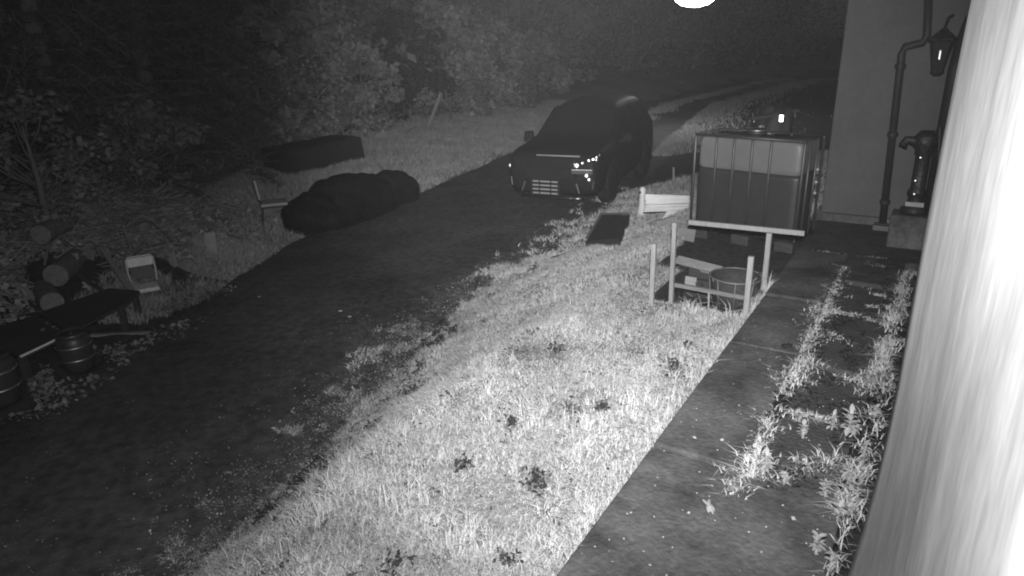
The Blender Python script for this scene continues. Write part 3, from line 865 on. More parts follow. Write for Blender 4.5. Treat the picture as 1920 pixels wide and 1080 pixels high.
# ------------------------------------------------------------------ black bags at the road edge
def bag(px, py, dims, seed, rz, label, dy=0.0, neck=True, z=0.0):
    q = G(px, py)
    root = empty('bin_bag', q + Vector((0, 0, z)), rz, label, 'bag', 'black bags heaped at the road edge')
    blob('sack', (0, 0, -.03), dims, MT['black_plastic'], seed, 0, n=4, amp=.085, parent=root, fr=2.9)
    if neck:
        mb = MB(); mb.lathe([(.10, -.03), (.05, .03), (.035, .06), (.06, .10), (.09, .14), (.05, .13)], 12, (dims[0] * .2, 0, dims[2] * .93)); mb.build('tied_neck', MT['black_plastic'], root, True)
    return root
bag(596, 423, (1.25, 1.1, .66), 2, .5, 'leftmost black bag of the heap, nearest the chair with thin legs', neck=True)
bag(645, 410, (1.75, 1.25, .86), 3, 1.0, 'largest black bag in the middle of the roadside heap', neck=False)
bag(690, 397, (1.2, 1.0, .72), 8, .8, 'black bag right of the largest one in the roadside heap', neck=False)
bag(735, 383, (1.25, .95, .70), 6, .9, 'rightmost black bag of the heap, lying out towards the car', neck=False)

# ------------------------------------------------------------------ long covered stack on the verge with planks off its end
sa, sb = G(545, 330), G(680, 300)
ax = (sb - sa); ang = math.atan2(ax.y, ax.x)
cs = empty('covered_stack', (sa + sb) / 2 + Vector((-math.sin(ang), math.cos(ang), 0)) * .45, ang, 'long low stack under dark sheeting on the grass verge', 'covered stack')
Ls = ax.length
vs = []; fs = []
nn, mm = 26, 14
prof = [(-.52, -.15), (-.50, .25), (-.48, .56), (-.43, .63), (-.2, .645), (.1, .655), (.42, .65), (.49, .58), (.52, -.15)]
for i in range(nn + 1):
    x = -Ls / 2 + Ls * i / nn
    for j, (y, z) in enumerate(prof):
        k = .97 + .018 * math.sin(i * .55 + j * .4) + .012 * math.sin(i * 1.9 + 2 * j)
        if i == 0 or i == nn: k *= .97
        vs.append((x + .03 * math.sin(j * 2 + i), y * (1 + .02 * math.sin(i * .8)), z * k if z > 0 else z))
pn = len(prof)
for i in range(nn):
    for j in range(pn - 1):
        fs.append((i * pn + j, (i + 1) * pn + j, (i + 1) * pn + j + 1, i * pn + j + 1))
fs.append(tuple(range(pn))); fs.append(tuple(reversed([nn * pn + j for j in range(pn)])))
mb = MB(); mb.add(vs, fs); mb.build('sheeting', MT['tarp'], cs, False)
mb = MB(); mb.tube([(Ls / 2 - .1, -.3, .05), (Ls / 2 + .18, -.35, -.02)], .07, 8); mb.build('log_end', MT['wood_dark'], cs)
pa, pb_ = G(432, 322), Vector(D(516, 284, 17.5))
thing_plank('plank', pa + Vector((0, 0, .05)), pb_, .22, .04, MT['wood_dark'], 'upper dark plank sloping down from the covered stack', 'plank')
thing_plank('plank', G(470, 318) + Vector((0, 0, .05)), Vector(D(520, 302, 17.0)), .16, .04, MT['wood_dark'], 'lower short dark plank propped on the covered stack', 'plank')

# ------------------------------------------------------------------ chairs
q = G(520, 425)
ch = empty('chair', q, R(20), 'dim chair with thin legs standing left of the black bags', 'chair')
def leg(p0, p1, r=.014, name='leg', mat='steel', parent=None):
    mb = MB(); mb.tube([p0, p1], r, 8); return mb.build(name, MT[mat], parent)
mb = MB(); mb.box((0, 0, .44), (.46, .42, .06), bev=.02); mb.build('seat', MT['cloth_mid'], ch)
mb = MB(); mb.box((-.25, 0, .72), (.05, .40, .36), (0, -.12, 0), bev=.02); mb.build('backrest', MT['cloth_mid'], ch)
for sy in (-1, 1):
    leg((-.19, sy * .17, .44), (-.25, sy * .19, 0), parent=ch)
    leg((.17, sy * .17, .44), (.27, sy * .19, 0), parent=ch)
    leg((-.21, sy * .17, .44), (-.25, sy * .17, .85), name='back_post', parent=ch)
# small chair on the scrap heap, facing the road
q = G(277, 552)
c2 = empty('chair', q, R(32), 'small pale chair with bright edges sitting among the scrap', 'chair')
mb = MB(); mb.box((0, -.02, .10), (.29, .28, .045), bev=.016); mb.build('seat', MT['cloth'], c2)
mb = MB(); mb.tube([(-.15, .12, .13), (-.165, .16, .28), (-.16, .19, .44), (-.13, .20, .475), (.13, .20, .475), (.16, .19, .44), (.165, .16, .28), (.15, .12, .13)], .013, 8); mb.build('back_frame', MT['sheet_white'], c2, True)
mb = MB(); mb.box((0, .192, .40), (.30, .025, .12), (-.15, 0, 0), bev=.01); mb.build('backrest', MT['cloth'], c2)
mb = MB(); mb.box((0, .165, .26), (.27, .012, .16), (-.15, 0, 0), bev=.004); mb.build('back_panel', MT['cloth_dark'], c2)
mb = MB(); mb.tube([(-.15, -.16, .085), (.15, -.16, .085)], .012, 8); mb.build('seat_trim', MT['sheet_white'], c2)
for sx in (-1, 1):
    for y in (-.13, .12): leg((sx * .13, y, .09), (sx * .14, y * 1.1, -.02), .012, parent=c2)

# ------------------------------------------------------------------ kegs, bench tops, boards, logs among the scrap
def keg(px, py, r, h, label, rz=0.0):
    q = G(px, py)
    k = empty('keg', q, rz, label, 'keg', 'metal kegs by the low benches')
    mb = MB(); mb.lathe([(r * .82, -.02), (r * .86, .03), (r * .97, h * .18), (r, h * .34), (r * .985, h * .5), (r, h * .66), (r * .97, h * .82), (r * .80, h * .93), (r * .5, h * .95), (r * .1, h * .955)], 28); mb.build('barrel', MT['keg'], k, True)
    for z in (.30, .34, .66, .70):
        pass
    for z in (.33, .67):
        mb = MB(); mb.tube([(r * 1.005 * math.cos(a), r * 1.005 * math.sin(a), h * z) for a in np.linspace(0, 2 * math.pi, 33)], r * .055, 6); mb.build('hoop', MT['chrome'], k, True)
    mb = MB(); mb.lathe([(r * .86, h * .90), (r * .90, h * .91), (r * .90, h * 1.0), (r * .84, h * 1.0), (r * .83, h * .92)], 28); mb.build('rim', MT['keg'], k, True)
    mb = MB(); mb.lathe([(r * .12, h * .95), (r * .12, h * .98), (r * .05, h * .985)], 10); mb.build('valve', MT['steel'], k, True)
    return k
keg(150, 690, .165, .42, 'dull metal keg with two bright hoops by the bench end')
keg(4, 752, .19, .50, 'dark metal keg cut by the left edge of the view')
def bench(pts, z, label, mat, lipmat, th=.04):
    c = [Vector(P(px, py, z)) for px, py in pts]
    m = sum(c, Vector()) / len(c)
    root = empty('low_bench', Vector((m.x, m.y, 0)), 0, label, 'bench')
    mb = MB(); l = [p - Vector((m.x, m.y, 0)) for p in c]
    k = len(l)
    dz = Vector((0, 0, th))
    mb.add(l + [p - dz for p in l], [tuple(range(k))] + [tuple(reversed(range(k, 2 * k)))] + [(i, i + k, (i + 1) % k + k, (i + 1) % k) for i in range(k)])
    mb.build('top', mat, root)
    for p in l:
        w = p * .86 if True else p
        w = Vector((p.x * .86, p.y * .86, z - th))
        gz = hz(w.x + m.x, w.y + m.y)
        mb = MB(); mb.box((w.x, w.y, (w.z + gz - .03) / 2), (.06, .06, w.z - gz + .03)); mb.build('leg', MT['wood_dark'], root)
    return root, l
b1, l1 = bench([(38, 668), (122, 628), (62, 592), (-40, 622)], .34, 'low dark bench top with a bright front edge at the left', MT['wood_dark'], None)
mb = MB(); mb.tube([l1[0] + Vector((0, 0, -.005)), l1[1] + Vector((0, 0, -.005))], .012, 6); mb.build('edge_strip', MT['cloth'], b1)
b2, l2 = bench([(130, 622), (232, 568), (262, 545), (205, 540), (75, 585)], .38, 'long dark bench top beyond the bright-edged one', MT['wood_dark'], None)
mb = MB(); mb.tube([l2[0] + Vector((0, 0, -.005)), l2[1] + Vector((0, 0, -.005))], .008, 6); mb.build('edge_strip', MT['steel_dark'], b2)

def log(px, py, r, ln_, rz, label, tilt=0.0, z=.05):
    q = G(px, py)
    root = empty('log', q + Vector((0, 0, z + r)), rz, label, 'log', rx=tilt)
    mb = MB(); mb.tube([(0, 0, 0), (0, ln_ * .5, .01), (0, ln_, 0)], [r, r * .97, r * .92], 16, cap=False); mb.build('trunk', MT['bark'], root, True)
    mb = MB(); mb.m = Matrix.Rotation(R(90), 4, 'X'); mb.lathe([(r * .99, -.012), (r * .97, .006), (r * .4, .008), (r * .05, .008)], 16); mb.build('cut_end', MT['cut_wood'], root)
    return root
log(112, 545, .15, .9, R(12), 'log with a pale oval cut end, above the long bench', z=.05)
log(104, 590, .13, .7, R(40), 'lower log with dim cut end beside the long bench', z=.02)
log(92, 500, .13, .8, R(5), 'upper dim log lying highest in the scrap', z=.30)

def sheet_board(px, py, w, h, yaw, tilt, label, mat='board', roll=0.0, z=0.0):
    q = G(px, py)
    mb = MB(); mb.box((0, 0, h / 2), (w, .025, h), bev=.006)
    o = mb.build('board', MT[mat], None); o.location = q + Vector((0, 0, z)); o.rotation_euler = (tilt, roll, yaw)
    return tag(o, label, 'board')
sheet_board(398, 477, .17, .34, .1, -.15, 'pale upright board end in the weeds right of the small chair')
sheet_board(327, 502, .12, .22, -.3, -.2, 'small tilted pale board just right of the small chair', roll=-.25)
sheet_board(140, 505, .22, .09, -.3, -.2, 'short pale batten high on the scrap at left', z=.12, roll=-.2)
sheet_board(172, 500, .12, .15, -.3, -.2, 'small grey square board beside the short batten', z=.10, mat='wood_grey', roll=.2)
sheet_board(232, 520, .15, .22, -.5, -.3, 'grey board wedged behind the small chair', mat='wood_grey', roll=.15)
thing_plank('plank', G(200, 500) + Vector((0, 0, .25)), G(247, 553) + Vector((0, 0, .06)), .07, .03, MT['wood_grey'], 'thin grey plank slanting down to the small chair', 'plank')
thing_plank('plank', G(250, 585) + Vector((0, 0, .03)), G(150, 545) + Vector((0, 0, .22)), .05, .03, MT['wood_dark'], 'dark batten lying over the long bench end', 'plank')
thing_plank('plank', G(170, 632) + Vector((0, 0, .02)), G(285, 628) + Vector((0, 0, .03)), .05, .03, MT['wood_grey'], 'grey stick lying flat on the road edge right of the keg', 'stick')
thing_plank('plank', G(395, 470) + Vector((0, 0, .0)), G(372, 400) + Vector((0, 0, .1)), .06, .05, MT['wood_grey'], 'grey post leaning in the weeds at the right of the brush heap', 'post')
sg = G(803, 238); thing_plank('stick', sg, Vector(D(827, 174, math.hypot(sg.x, sg.y) - .3)), .09, .09, MT['board'], 'pale leaning stick in front of the dark bushes', 'stick')

# ------------------------------------------------------------------ grass and other ground cover
def blades(xy, zb, length, width, lean, rng, curl=0.5):
    """3-triangle blades: xy (n,2), zb (n,), length (n,), width (n,), lean (n,)"""
    n = len(xy)
    a = rng.uniform(0, 2 * np.pi, n)
    dx, dy = np.cos(a), np.sin(a)
    b = rng.uniform(0, 2 * np.pi, n)          # facing of the blade
    wx, wy = np.cos(b) * width / 2, np.sin(b) * width / 2
    base = np.stack([xy[:, 0], xy[:, 1], zb - 0.01], 1)
    h1 = length * 0.55; h2 = length
    m = base + np.stack([dx * lean * h1 * .5, dy * lean * h1 * .5, h1 * np.ones(n)], 1)
    tip = base + np.stack([dx * lean * h2 * (1 + curl * .5), dy * lean * h2 * (1 + curl * .5), h2 * np.clip(1 - curl * lean * .5, .2, 1)], 1)
    w3 = np.stack([wx, wy, np.zeros(n)], 1)
    v = np.empty((n, 5, 3))
    v[:, 0] = base - w3; v[:, 1] = base + w3; v[:, 2] = m + w3 * .8; v[:, 3] = m - w3 * .8; v[:, 4] = tip
    k = np.arange(n)[:, None] * 5
    f = np.concatenate([k + np.array([0, 1, 2]), k + np.array([0, 2, 3]), k + np.array([3, 2, 4])], 1).reshape(-1, 3)
    return v.reshape(-1, 3), f

def leaves(p, size, rng, up=0.4, elong=1.5, wide=0.8):
    """leaf quads (diamond) at points p (n,3)"""
    n = len(p)
    nrm = rng.normal(0, 1, (n, 3)); nrm[:, 2] = np.abs(nrm[:, 2]) + up * 2
    nrm /= np.linalg.norm(nrm, axis=1)[:, None]
    t = rng.normal(0, 1, (n, 3)); t -= nrm * np.sum(t * nrm, 1)[:, None]; t /= np.linalg.norm(t, axis=1)[:, None]
    b = np.cross(nrm, t)
    s = (size if np.ndim(size) else np.full(n, size))[:, None] * 0.5
    v = np.empty((n, 4, 3))
    v[:, 0] = p - t * s * elong; v[:, 1] = p + b * s * wide - t * s * .1; v[:, 2] = p + t * s * elong - nrm * s * .4; v[:, 3] = p - b * s * wide - t * s * .1
    f = np.arange(n * 4).reshape(n, 4)
    return v.reshape(-1, 3), f

def join(parts):
    vs = []; fs = []; b = 0
    for v, f in parts:
        vs.append(v); fs.append(f + b); b += len(v)
    return np.concatenate(vs), np.concatenate(fs)

fb = [np.array([q.x, q.y]) for q in (qa, qb, qc, qd)]
def in_quad(x, y, q):
    r = np.ones(len(x), bool)
    for i in range(4):
        a, b = q[i], q[(i + 1) % 4]
        r &= ((b[0] - a[0]) * (y - a[1]) - (b[1] - a[1]) * (x - a[0])) > 0
    return r
HOLES = [(G(px, py), r) for px, py, r in ((1265, 690, .12), (1262, 705, .08), (1040, 660, .09), (790, 690, .14), (775, 735, .14), (1070, 775, .08), (1010, 900, .08), (1005, 920, .07), (905, 610, .06), (700, 800, .10), (870, 880, .06), (1130, 770, .05), (960, 800, .05), (1290, 655, .06), (640, 800, .08), (950, 1060, .05), (740, 1070, .06), (920, 560, .1), (1000, 505, .12), (850, 620, .1))]
def free(x, y, edge=0.0):
    s, t = to_st(x, y)
    ok = (t < KERB - .015) & ~((s > PIT[0] - .01) & (s < PIT[1] + .02) & (t > PIT[2] - .03) & (t < PIT[3] + .03))
    ok &= ~((s > 6.55) & (s < 9.3) & (t > -2.36) & (t < KERB + .1))
    ok &= ~((s > 9.0) & (t > -1.3))
    ok &= ~in_quad(x, y, fb)
    return ok

# bank between road and path
def bank_points(n, y0, y1, rng):
    y = rng.uniform(y0, y1, n)
    e = xr(y); k = (KERB + 0.53 * y) / 0.848
    k = np.minimum(k, e + 6.5)
    x = e - .55 + rng.uniform(0, 1, n) * (k - e + .55)
    w = (k - e) / 6.0
    keep = rng.uniform(0, 1, n) < np.clip(w / w.max(), .1, 1)
    return x[keep], y[keep]
rg = np.random.default_rng(21)
parts = []
for n, y0, y1, ln, wd in ((330000, 2.2, 6.2, .036, .0048), (160000, 6.2, 10, .05, .0075), (50000, 10, 15, .075, .014)):
    x, y = bank_points(n, y0, y1, rg)
    ok = free(x, y)
    de = x - xr(y)
    edge = de + .06 + 0.55 * nz(x, y, 1.9, 4) + 0.75 * nz(x, y, 5.5, 6) + .6 * nz(x, y, 14, 3)
    ok &= rg.uniform(0, 1, len(x)) < sstep(.0, .25, edge)
    dens = 0.5 + .8 * nz(x, y, 5.5, 1) + .5 * nz(x, y, 15, 9)
    ok &= rg.uniform(0, 1, len(x)) < np.clip(.5 + .75 * dens, .06, 1)
    for c, r in HOLES:
        ok &= (np.hypot(x - c.x, y - c.y) > r * rg.uniform(.55, 1.1, len(x)))
    x, y = x[ok], y[ok]
    m = len(x)
    L = ln * rg.uniform(.4, 1.5, m) * (1 + .7 * nz(x, y, 3.1, 8))
    parts.append(blades(np.stack([x, y], 1), surf(x, y), L, wd * rg.uniform(.6, 1.3, m), rg.uniform(.2, 1.7, m), rg))
# long tufts: at the kerb, round the pit, and single tussocks
tv = []
def tuft(c, n, rad, ln, wd=.006, lean=.7):
    a = rg.uniform(0, 6.28, n); r = rad * np.sqrt(rg.uniform(0, 1, n))
    x = c[0] + r * np.cos(a); y = c[1] + r * np.sin(a)
    parts.append(blades(np.stack([x, y], 1), hgt(x, y), ln * rg.uniform(.5, 1.2, n), wd * rg.uniform(.7, 1.3, n), rg.uniform(.1, lean, n), rg, .8))
for px, py, n, rad, ln in ((1005, 790, 420, .11, .19), (1035, 565, 260, .12, .16), (1200, 760, 60, .1, .14), (1330, 600, 30, .05, .16), (1410, 585, 50, .08, .20), (1300, 585, 26, .06, .14), (1370, 592, 30, .06, .17), (1250, 600, 50, .1, .12), (1440, 545, 40, .06, .18), (1080, 800, 100, .1, .13), (600, 960, 200, .14, .14), (760, 940, 200, .14, .13), (560, 1020, 200, .14, .14), (880, 1010, 150, .12, .12)):
    q = G(px, py); tuft((q.x, q.y), n, rad, ln)
sk = rg.uniform(2.3, 6.9, 90)
for s in sk:
    q = ST(s, KERB - rg.uniform(.02, .12))
    if not bool(free(np.array([q.x]), np.array([q.y]))[0]): continue
    tuft((q.x, q.y), 22, .05, rg.uniform(.06, .13), .0055, .9)
for k in range(330):
    y = rg.uniform(2.5, 9.5); e = float(xr(y)); kx = (KERB + 0.53 * y) / 0.848
    x = e + .35 + (kx - e - .5) * rg.uniform()
    if not bool(free(np.array([x]), np.array([y]))[0]): continue
    tuft((x, y), int(rg.integers(15, 80)), rg.uniform(.03, .10), rg.uniform(.05, .12), .0055, 1.1)
v, f = join(parts)
tag(mesh_np('bank_grass', v, f, MT['grass']), 'bright short grass covering the bank between road and path', 'grass', kind='stuff')

# flat leaves (clover, ivy) in the grass and along the road edge
parts = []
x, y = bank_points(60000, 2.3, 12, rg)
ok = free(x, y); ed = x - xr(y) + .2 * nz(x, y, 2.4, 4)
ok &= (rg.uniform(0, 1, len(x)) < (.08 + .3 * (nz(x, y, 3.3, 11) > .25)))
x, y = x[ok], y[ok]
parts.append(leaves(np.stack([x, y, surf(x, y) + rg.uniform(.005, .035, len(x))], 1), rg.uniform(.008, .020, len(x)), rg, 1.0, 1.2))
tag(mesh_np('clover_leaves', *join(parts), MT['clover']), 'small round leaves creeping through the grass of the bank', 'leaves', kind='stuff')
parts = []
# ragged clumps that straddle the road edge
for k in range(520):
    y0 = 2.3 + 9.5 * rg.uniform() ** 1.2; dd = rg.normal(.10, .22)
    x0 = float(xr(y0)) + dd - .10
    m = int(rg.integers(10, 70)); rad = rg.uniform(.02, .10)
    a = rg.uniform(0, 6.28, m); r_ = rad * np.sqrt(rg.uniform(0, 1, m))
    x = x0 + r_ * np.cos(a); y = y0 + r_ * np.sin(a) * 1.3
    parts.append(leaves(np.stack([x, y, surf(x, y) + rg.uniform(.004, .05, m)], 1), rg.uniform(.005, .016, m), rg, .9, 1.3))
tag(mesh_np('edge_moss', *join(parts), MT['litter']), 'dull moss and leaf clumps straggling over the road edge', 'leaves', kind='stuff')
# dark leaf bits standing for weeds and shaded holes in the grass
pp = []
for k in range(520):
    y0 = 2.4 + 8.5 * rg.uniform(); e = float(xr(y0)); kx = (KERB + 0.53 * y0) / 0.848
    x0 = e - .1 + (kx - e) * rg.uniform() ** 1.4
    if not bool(free(np.array([x0]), np.array([y0]))[0]): continue
    m = int(rg.integers(1, 9)); rad = rg.uniform(.01, .07)
    x = x0 + rg.normal(0, rad, m) * .6; y = y0 + rg.normal(0, rad, m)
    pp.append(leaves(np.stack([x, y, surf(x, y) + rg.uniform(.02, .045, m)], 1), rg.uniform(.006, .022, m), rg, .5, 1.5))
for c, r in HOLES:
    m = 46
    x = c.x + rg.normal(0, r * .45, m); y = c.y + rg.normal(0, r * .6, m)
    pp.append(leaves(np.stack([x, y, surf(x, y) + rg.uniform(.02, .06, m)], 1), rg.uniform(.008, .028, m), rg, .3, 1.6))
v, f = join(pp); sv, tv_ = to_st(v[:, 0], v[:, 1])
tag(mesh_np('dark_leaf_bits', v, f, MT['dead']), 'dark leaf bits for weeds and shaded holes in the bright grass', 'leaves', kind='stuff')
# litter and moss tufts scattered on the asphalt near the edge
n = 9000
y = rg.uniform(2.4, 9.5, n); d = rg.exponential(.42, n)
x = xr(y) - d + .1
ok = (nz(x, y, 3.1, 12) + .5 * nz(x, y, 9, 2) > -.05 - .5 * (d < .3)) & (d < 2.2) & (y < 9.5 - d)
x, y = x[ok], y[ok]
pz = surf(x, y) + rg.uniform(0, .02, len(x))
pp = [leaves(np.stack([x, y, pz], 1), rg.uniform(.006, .022, len(x)), rg, 1.0, 1.2)]
n = 2600
y = rg.uniform(3, 22, n); q = rg.uniform(.05, .98, n); x = xl(y) + (xr(y) - xl(y)) * q
pp.append(leaves(np.stack([x, y, np.full(n, .066)], 1), rg.uniform(.004, .015, n), rg, 1.5, 1.2))
tag(mesh_np('leaf_litter', *join(pp), MT['litter']), 'tiny fallen leaves and moss scattered on the dark road edge', 'leaf litter', kind='stuff')

# verge grass across the road, around the chair and stack
parts = []
n = 150000
y = rg.uniform(9, 34, n); d = rg.uniform(-.15, 6.6, n); x = xl(y) - d
ok = (rg.uniform(0, 1, n) < sstep(-.2, .25, d + .25 * nz(x, y, 1.8, 3))) & (d < 4.6 + .7 * nz(x, y, .9, 3) + sstep(14, 20, y) * 1.2) & (heap_z(x, y) < .15)
x, y = x[ok], y[ok]
m = len(x)
parts.append(blades(np.stack([x, y], 1), hgt(x, y), .10 * rg.uniform(.5, 1.4, m) * (y / 12) ** .3, .011 * (y / 12) * rg.uniform(.6, 1.4, m), rg.uniform(.2, 1.1, m), rg))
n = 16000
y = rg.uniform(7.0, 11, n); d = rg.uniform(-.1, 1.6, n); x = xl(y) - d
ok = nz(x, y, 1.9, 6) + .4 * nz(x, y, 6, 2) > (.25 - .5 * sstep(8, 10, y))
x, y = x[ok], y[ok]; m = len(x)
parts.append(blades(np.stack([x, y], 1), hgt(x, y), .12 * rg.uniform(.5, 1.4, m), .010 * rg.uniform(.6, 1.4, m), rg.uniform(.2, 1.1, m), rg))
n = 26000
y = rg.uniform(19, 48, n); k = rg.uniform(0, 1, n)
x = np.where(k < .6, xr(y) + rg.exponential(.6, n) - .1, (xl(y) + xr(y)) / 2 + rg.normal(.2, .22, n))
ok = (nz(x, y, .8, 5) > -.5) & ((k < .6) | (y > 21)); x, y = x[ok], y[ok]; m = len(x)
parts.append(blades(np.stack([x, y], 1), surf(x, y), .13 * rg.uniform(.5, 1.4, m), .035 * rg.uniform(.6, 1.4, m), rg.uniform(.2, 1.1, m), rg))
tag(mesh_np('verge_grass', *join(parts), MT['grass_dim']), 'dim short grass on the verge across the road', 'grass', kind='stuff')

KEEP = []
for o in bpy.data.objects:
    if o.parent is None and o.name.split('.')[0] in ('chair', 'log', 'board', 'keg', 'low_bench', 'plank') and o.get('category'):
        c_ = Vector(o.location)
        if c_.length < .01: c_ = sum((Vector(b) for b in o.bound_box), Vector()) / 8
        KEEP.append((c_.x, c_.y))
def clear_of(x, y, r=.34):
    ok = np.ones(len(x), bool)
    for kx, ky in KEEP:
        l = math.hypot(kx, ky); ux, uy = -kx / l, -ky / l       # keep the side towards the yard open as well
        a = (x - kx) * ux + (y - ky) * uy; b = (x - kx) * uy - (y - ky) * ux
        ok &= ~((a > -.15) & (a < .5) & (np.abs(b) < r * .8))
    return ok
# dead brush and weeds heaped left of the road
n = 2600
a = rg.normal(0, 1, (n, 2)); x = -6.6 + a[:, 0] * 1.0 - a[:, 1] * .3; y = 10.5 + a[:, 1] * 1.25
ok = ((xl(y) - x) > .45) & clear_of(x, y); x, y = x[ok], y[ok]; n = len(x)
bz = hgt(x, y) + rg.uniform(.0, .16, n)
mbv = []; mbf = []
L = rg.uniform(.25, .9, n); yaw = rg.uniform(0, 6.28, n); el = rg.normal(.15, .35, n)
dirs = np.stack([np.cos(yaw) * np.cos(el), np.sin(yaw) * np.cos(el), np.sin(el)], 1)
c = np.stack([x, y, bz], 1)
p0 = c - dirs * L[:, None] / 2; p1 = c + dirs * L[:, None] / 2
r = rg.uniform(.006, .02, n)[:, None]
o1 = np.cross(dirs, [0.0, 0, 1]); o1 /= np.linalg.norm(o1, axis=1)[:, None] + 1e-6; o2 = np.cross(dirs, o1)
V = np.empty((n, 6, 3))
for k in range(3):
    ang = 2.094 * k; off = (o1 * math.cos(ang) + o2 * math.sin(ang)) * r
    V[:, k] = p0 + off; V[:, 3 + k] = p1 + off * .6
kk = np.arange(n)[:, None] * 6
Fq = np.concatenate([kk + np.array([0, 1, 4, 3]), kk + np.array([1, 2, 5, 4]), kk + np.array([2, 0, 3, 5])], 1).reshape(-1, 4)
tag(mesh_np('brush_heap', V.reshape(-1, 3), Fq, MT['twig']), 'tangled heap of dry branches and twigs left of the road', 'brush', kind='stuff')
n = 34000
a = rg.normal(0, 1, (n, 2)); x = -6.7 + a[:, 0] * 1.2 - a[:, 1] * .35; y = 10.4 + a[:, 1] * 1.5
ok = ((xl(y) - x) > .5) & clear_of(x, y); x, y = x[ok], y[ok]; n = len(x)
bz = hgt(x, y) + rg.uniform(0, .12, n)
tag(mesh_np('heap_leaves', *leaves(np.stack([x, y, bz], 1), rg.uniform(.03, .09, n), rg, .5, 1.4), MT['heap_leaf']), 'withered leaves and weeds covering the brush heap', 'leaves', kind='stuff')
# low weeds at the foot of the scrap and kegs
n = 6500
y = rg.uniform(5.5, 9.0, n); d = rg.normal(.2, .45, n); x = xl(y) - d
ok = (nz(x, y, 2.6, 7) > .0) & (d < 2.2) & (d > -.7) & clear_of(x, y, .3); x, y = x[ok], y[ok]; n = len(x)
tag(mesh_np('roadside_weeds', *leaves(np.stack([x, y, np.maximum(hgt(x, y), .03) + rg.uniform(.0, .10, n)], 1), rg.uniform(.02, .06, n), rg, .6, 1.4), MT['leaf_b']), 'low weeds along the left road edge by the kegs', 'weeds', kind='stuff')

# broken sticks and stalks lying in the pit
n = 70
s = rg.uniform(PIT[0] + .08, PIT[1] - .08, n); t = rg.uniform(PIT[2] + .08, PIT[3] - .08, n)
mbp = MB()
for i in range(n):
    c_ = ST(s[i], t[i], .65 + rg.uniform(0, .12)); a_ = rg.uniform(0, 6.28); e_ = rg.normal(.1, .35); l_ = rg.uniform(.06, .22)
    d_ = Vector((math.cos(a_) * math.cos(e_), math.sin(a_) * math.cos(e_), math.sin(e_))) * l_
    mbp.tube([c_ - d_ * .5, c_ + d_ * .5], rg.uniform(.004, .010), 4)
tag(mbp.build('pit_sticks', MT['wood_grey'], None), 'broken sticks and stalks littering the bottom of the pit', 'sticks', kind='stuff')

# ------------------------------------------------------------------ weeds in the joints of the path
parts = []; lp_ = []
def joint(s0, s1, t0, t1, n, ln, wob=.03):
    q = rg.uniform(0, 1, n)
    s = s0 + (s1 - s0) * q; t = t0 + (t1 - t0) * q + rg.normal(0, wob, n) * (1.2 + .8 * nz(s, s * 0, 5, 4))
    k = (nz(s * 1.0, t * 3 + 5 * t0, 4.6, 3) + .5 * nz(s, t * 4, 13, 5) + rg.normal(0, .3, n)) > -.15
    s, t = s[k], t[k]
    x = s * DS[0] + t * DT[0]; y = s * DS[1] + t * DT[1]
    m = len(x)
    parts.append(blades(np.stack([x, y], 1), np.full(m, .985), ln * .72 * rg.uniform(.3, 1.4, m), .006 * rg.uniform(.7, 1.4, m), rg.uniform(.4, 1.9, m), rg, .7))
joint(3.0, 3.5, -.60, -.60, 300, .09, .045)
joint(3.0, 7.2, -.64, -.66, 3600, .055, .032)
joint(4.4, 6.2, -.64, -.68, 1500, .06, .05)
joint(4.06, 4.06, -.62, -.2, 500, .055, .025)
joint(5.9, 5.92, -.66, -.35, 320, .05, .03)
joint(7.62, 7.66, -1.1, -.2, 240, .05, .03)
joint(2.6, 7.2, -.12, -.12, 2400, .085, .03)
joint(4.2, 6.2, -.13, -.12, 900, .07, .04)
joint(3.3, 3.7, -.5, -.2, 300, .08, .05)
for k in range(34):
    s0 = rg.uniform(2.9, 7.4); t0 = rg.choice([-.64, -.13, rg.uniform(-.6, -.15)]) + rg.normal(0, .05)
    joint(s0, s0 + rg.uniform(-.05, .12), t0, t0 + rg.uniform(-.1, .1), int(rg.integers(30, 130)), rg.uniform(.03, .07), rg.uniform(.01, .05))
tag(mesh_np('joint_grass', *join(parts), MT['grass']), 'pale grass growing in the joints of the paved path', 'grass', kind='stuff')

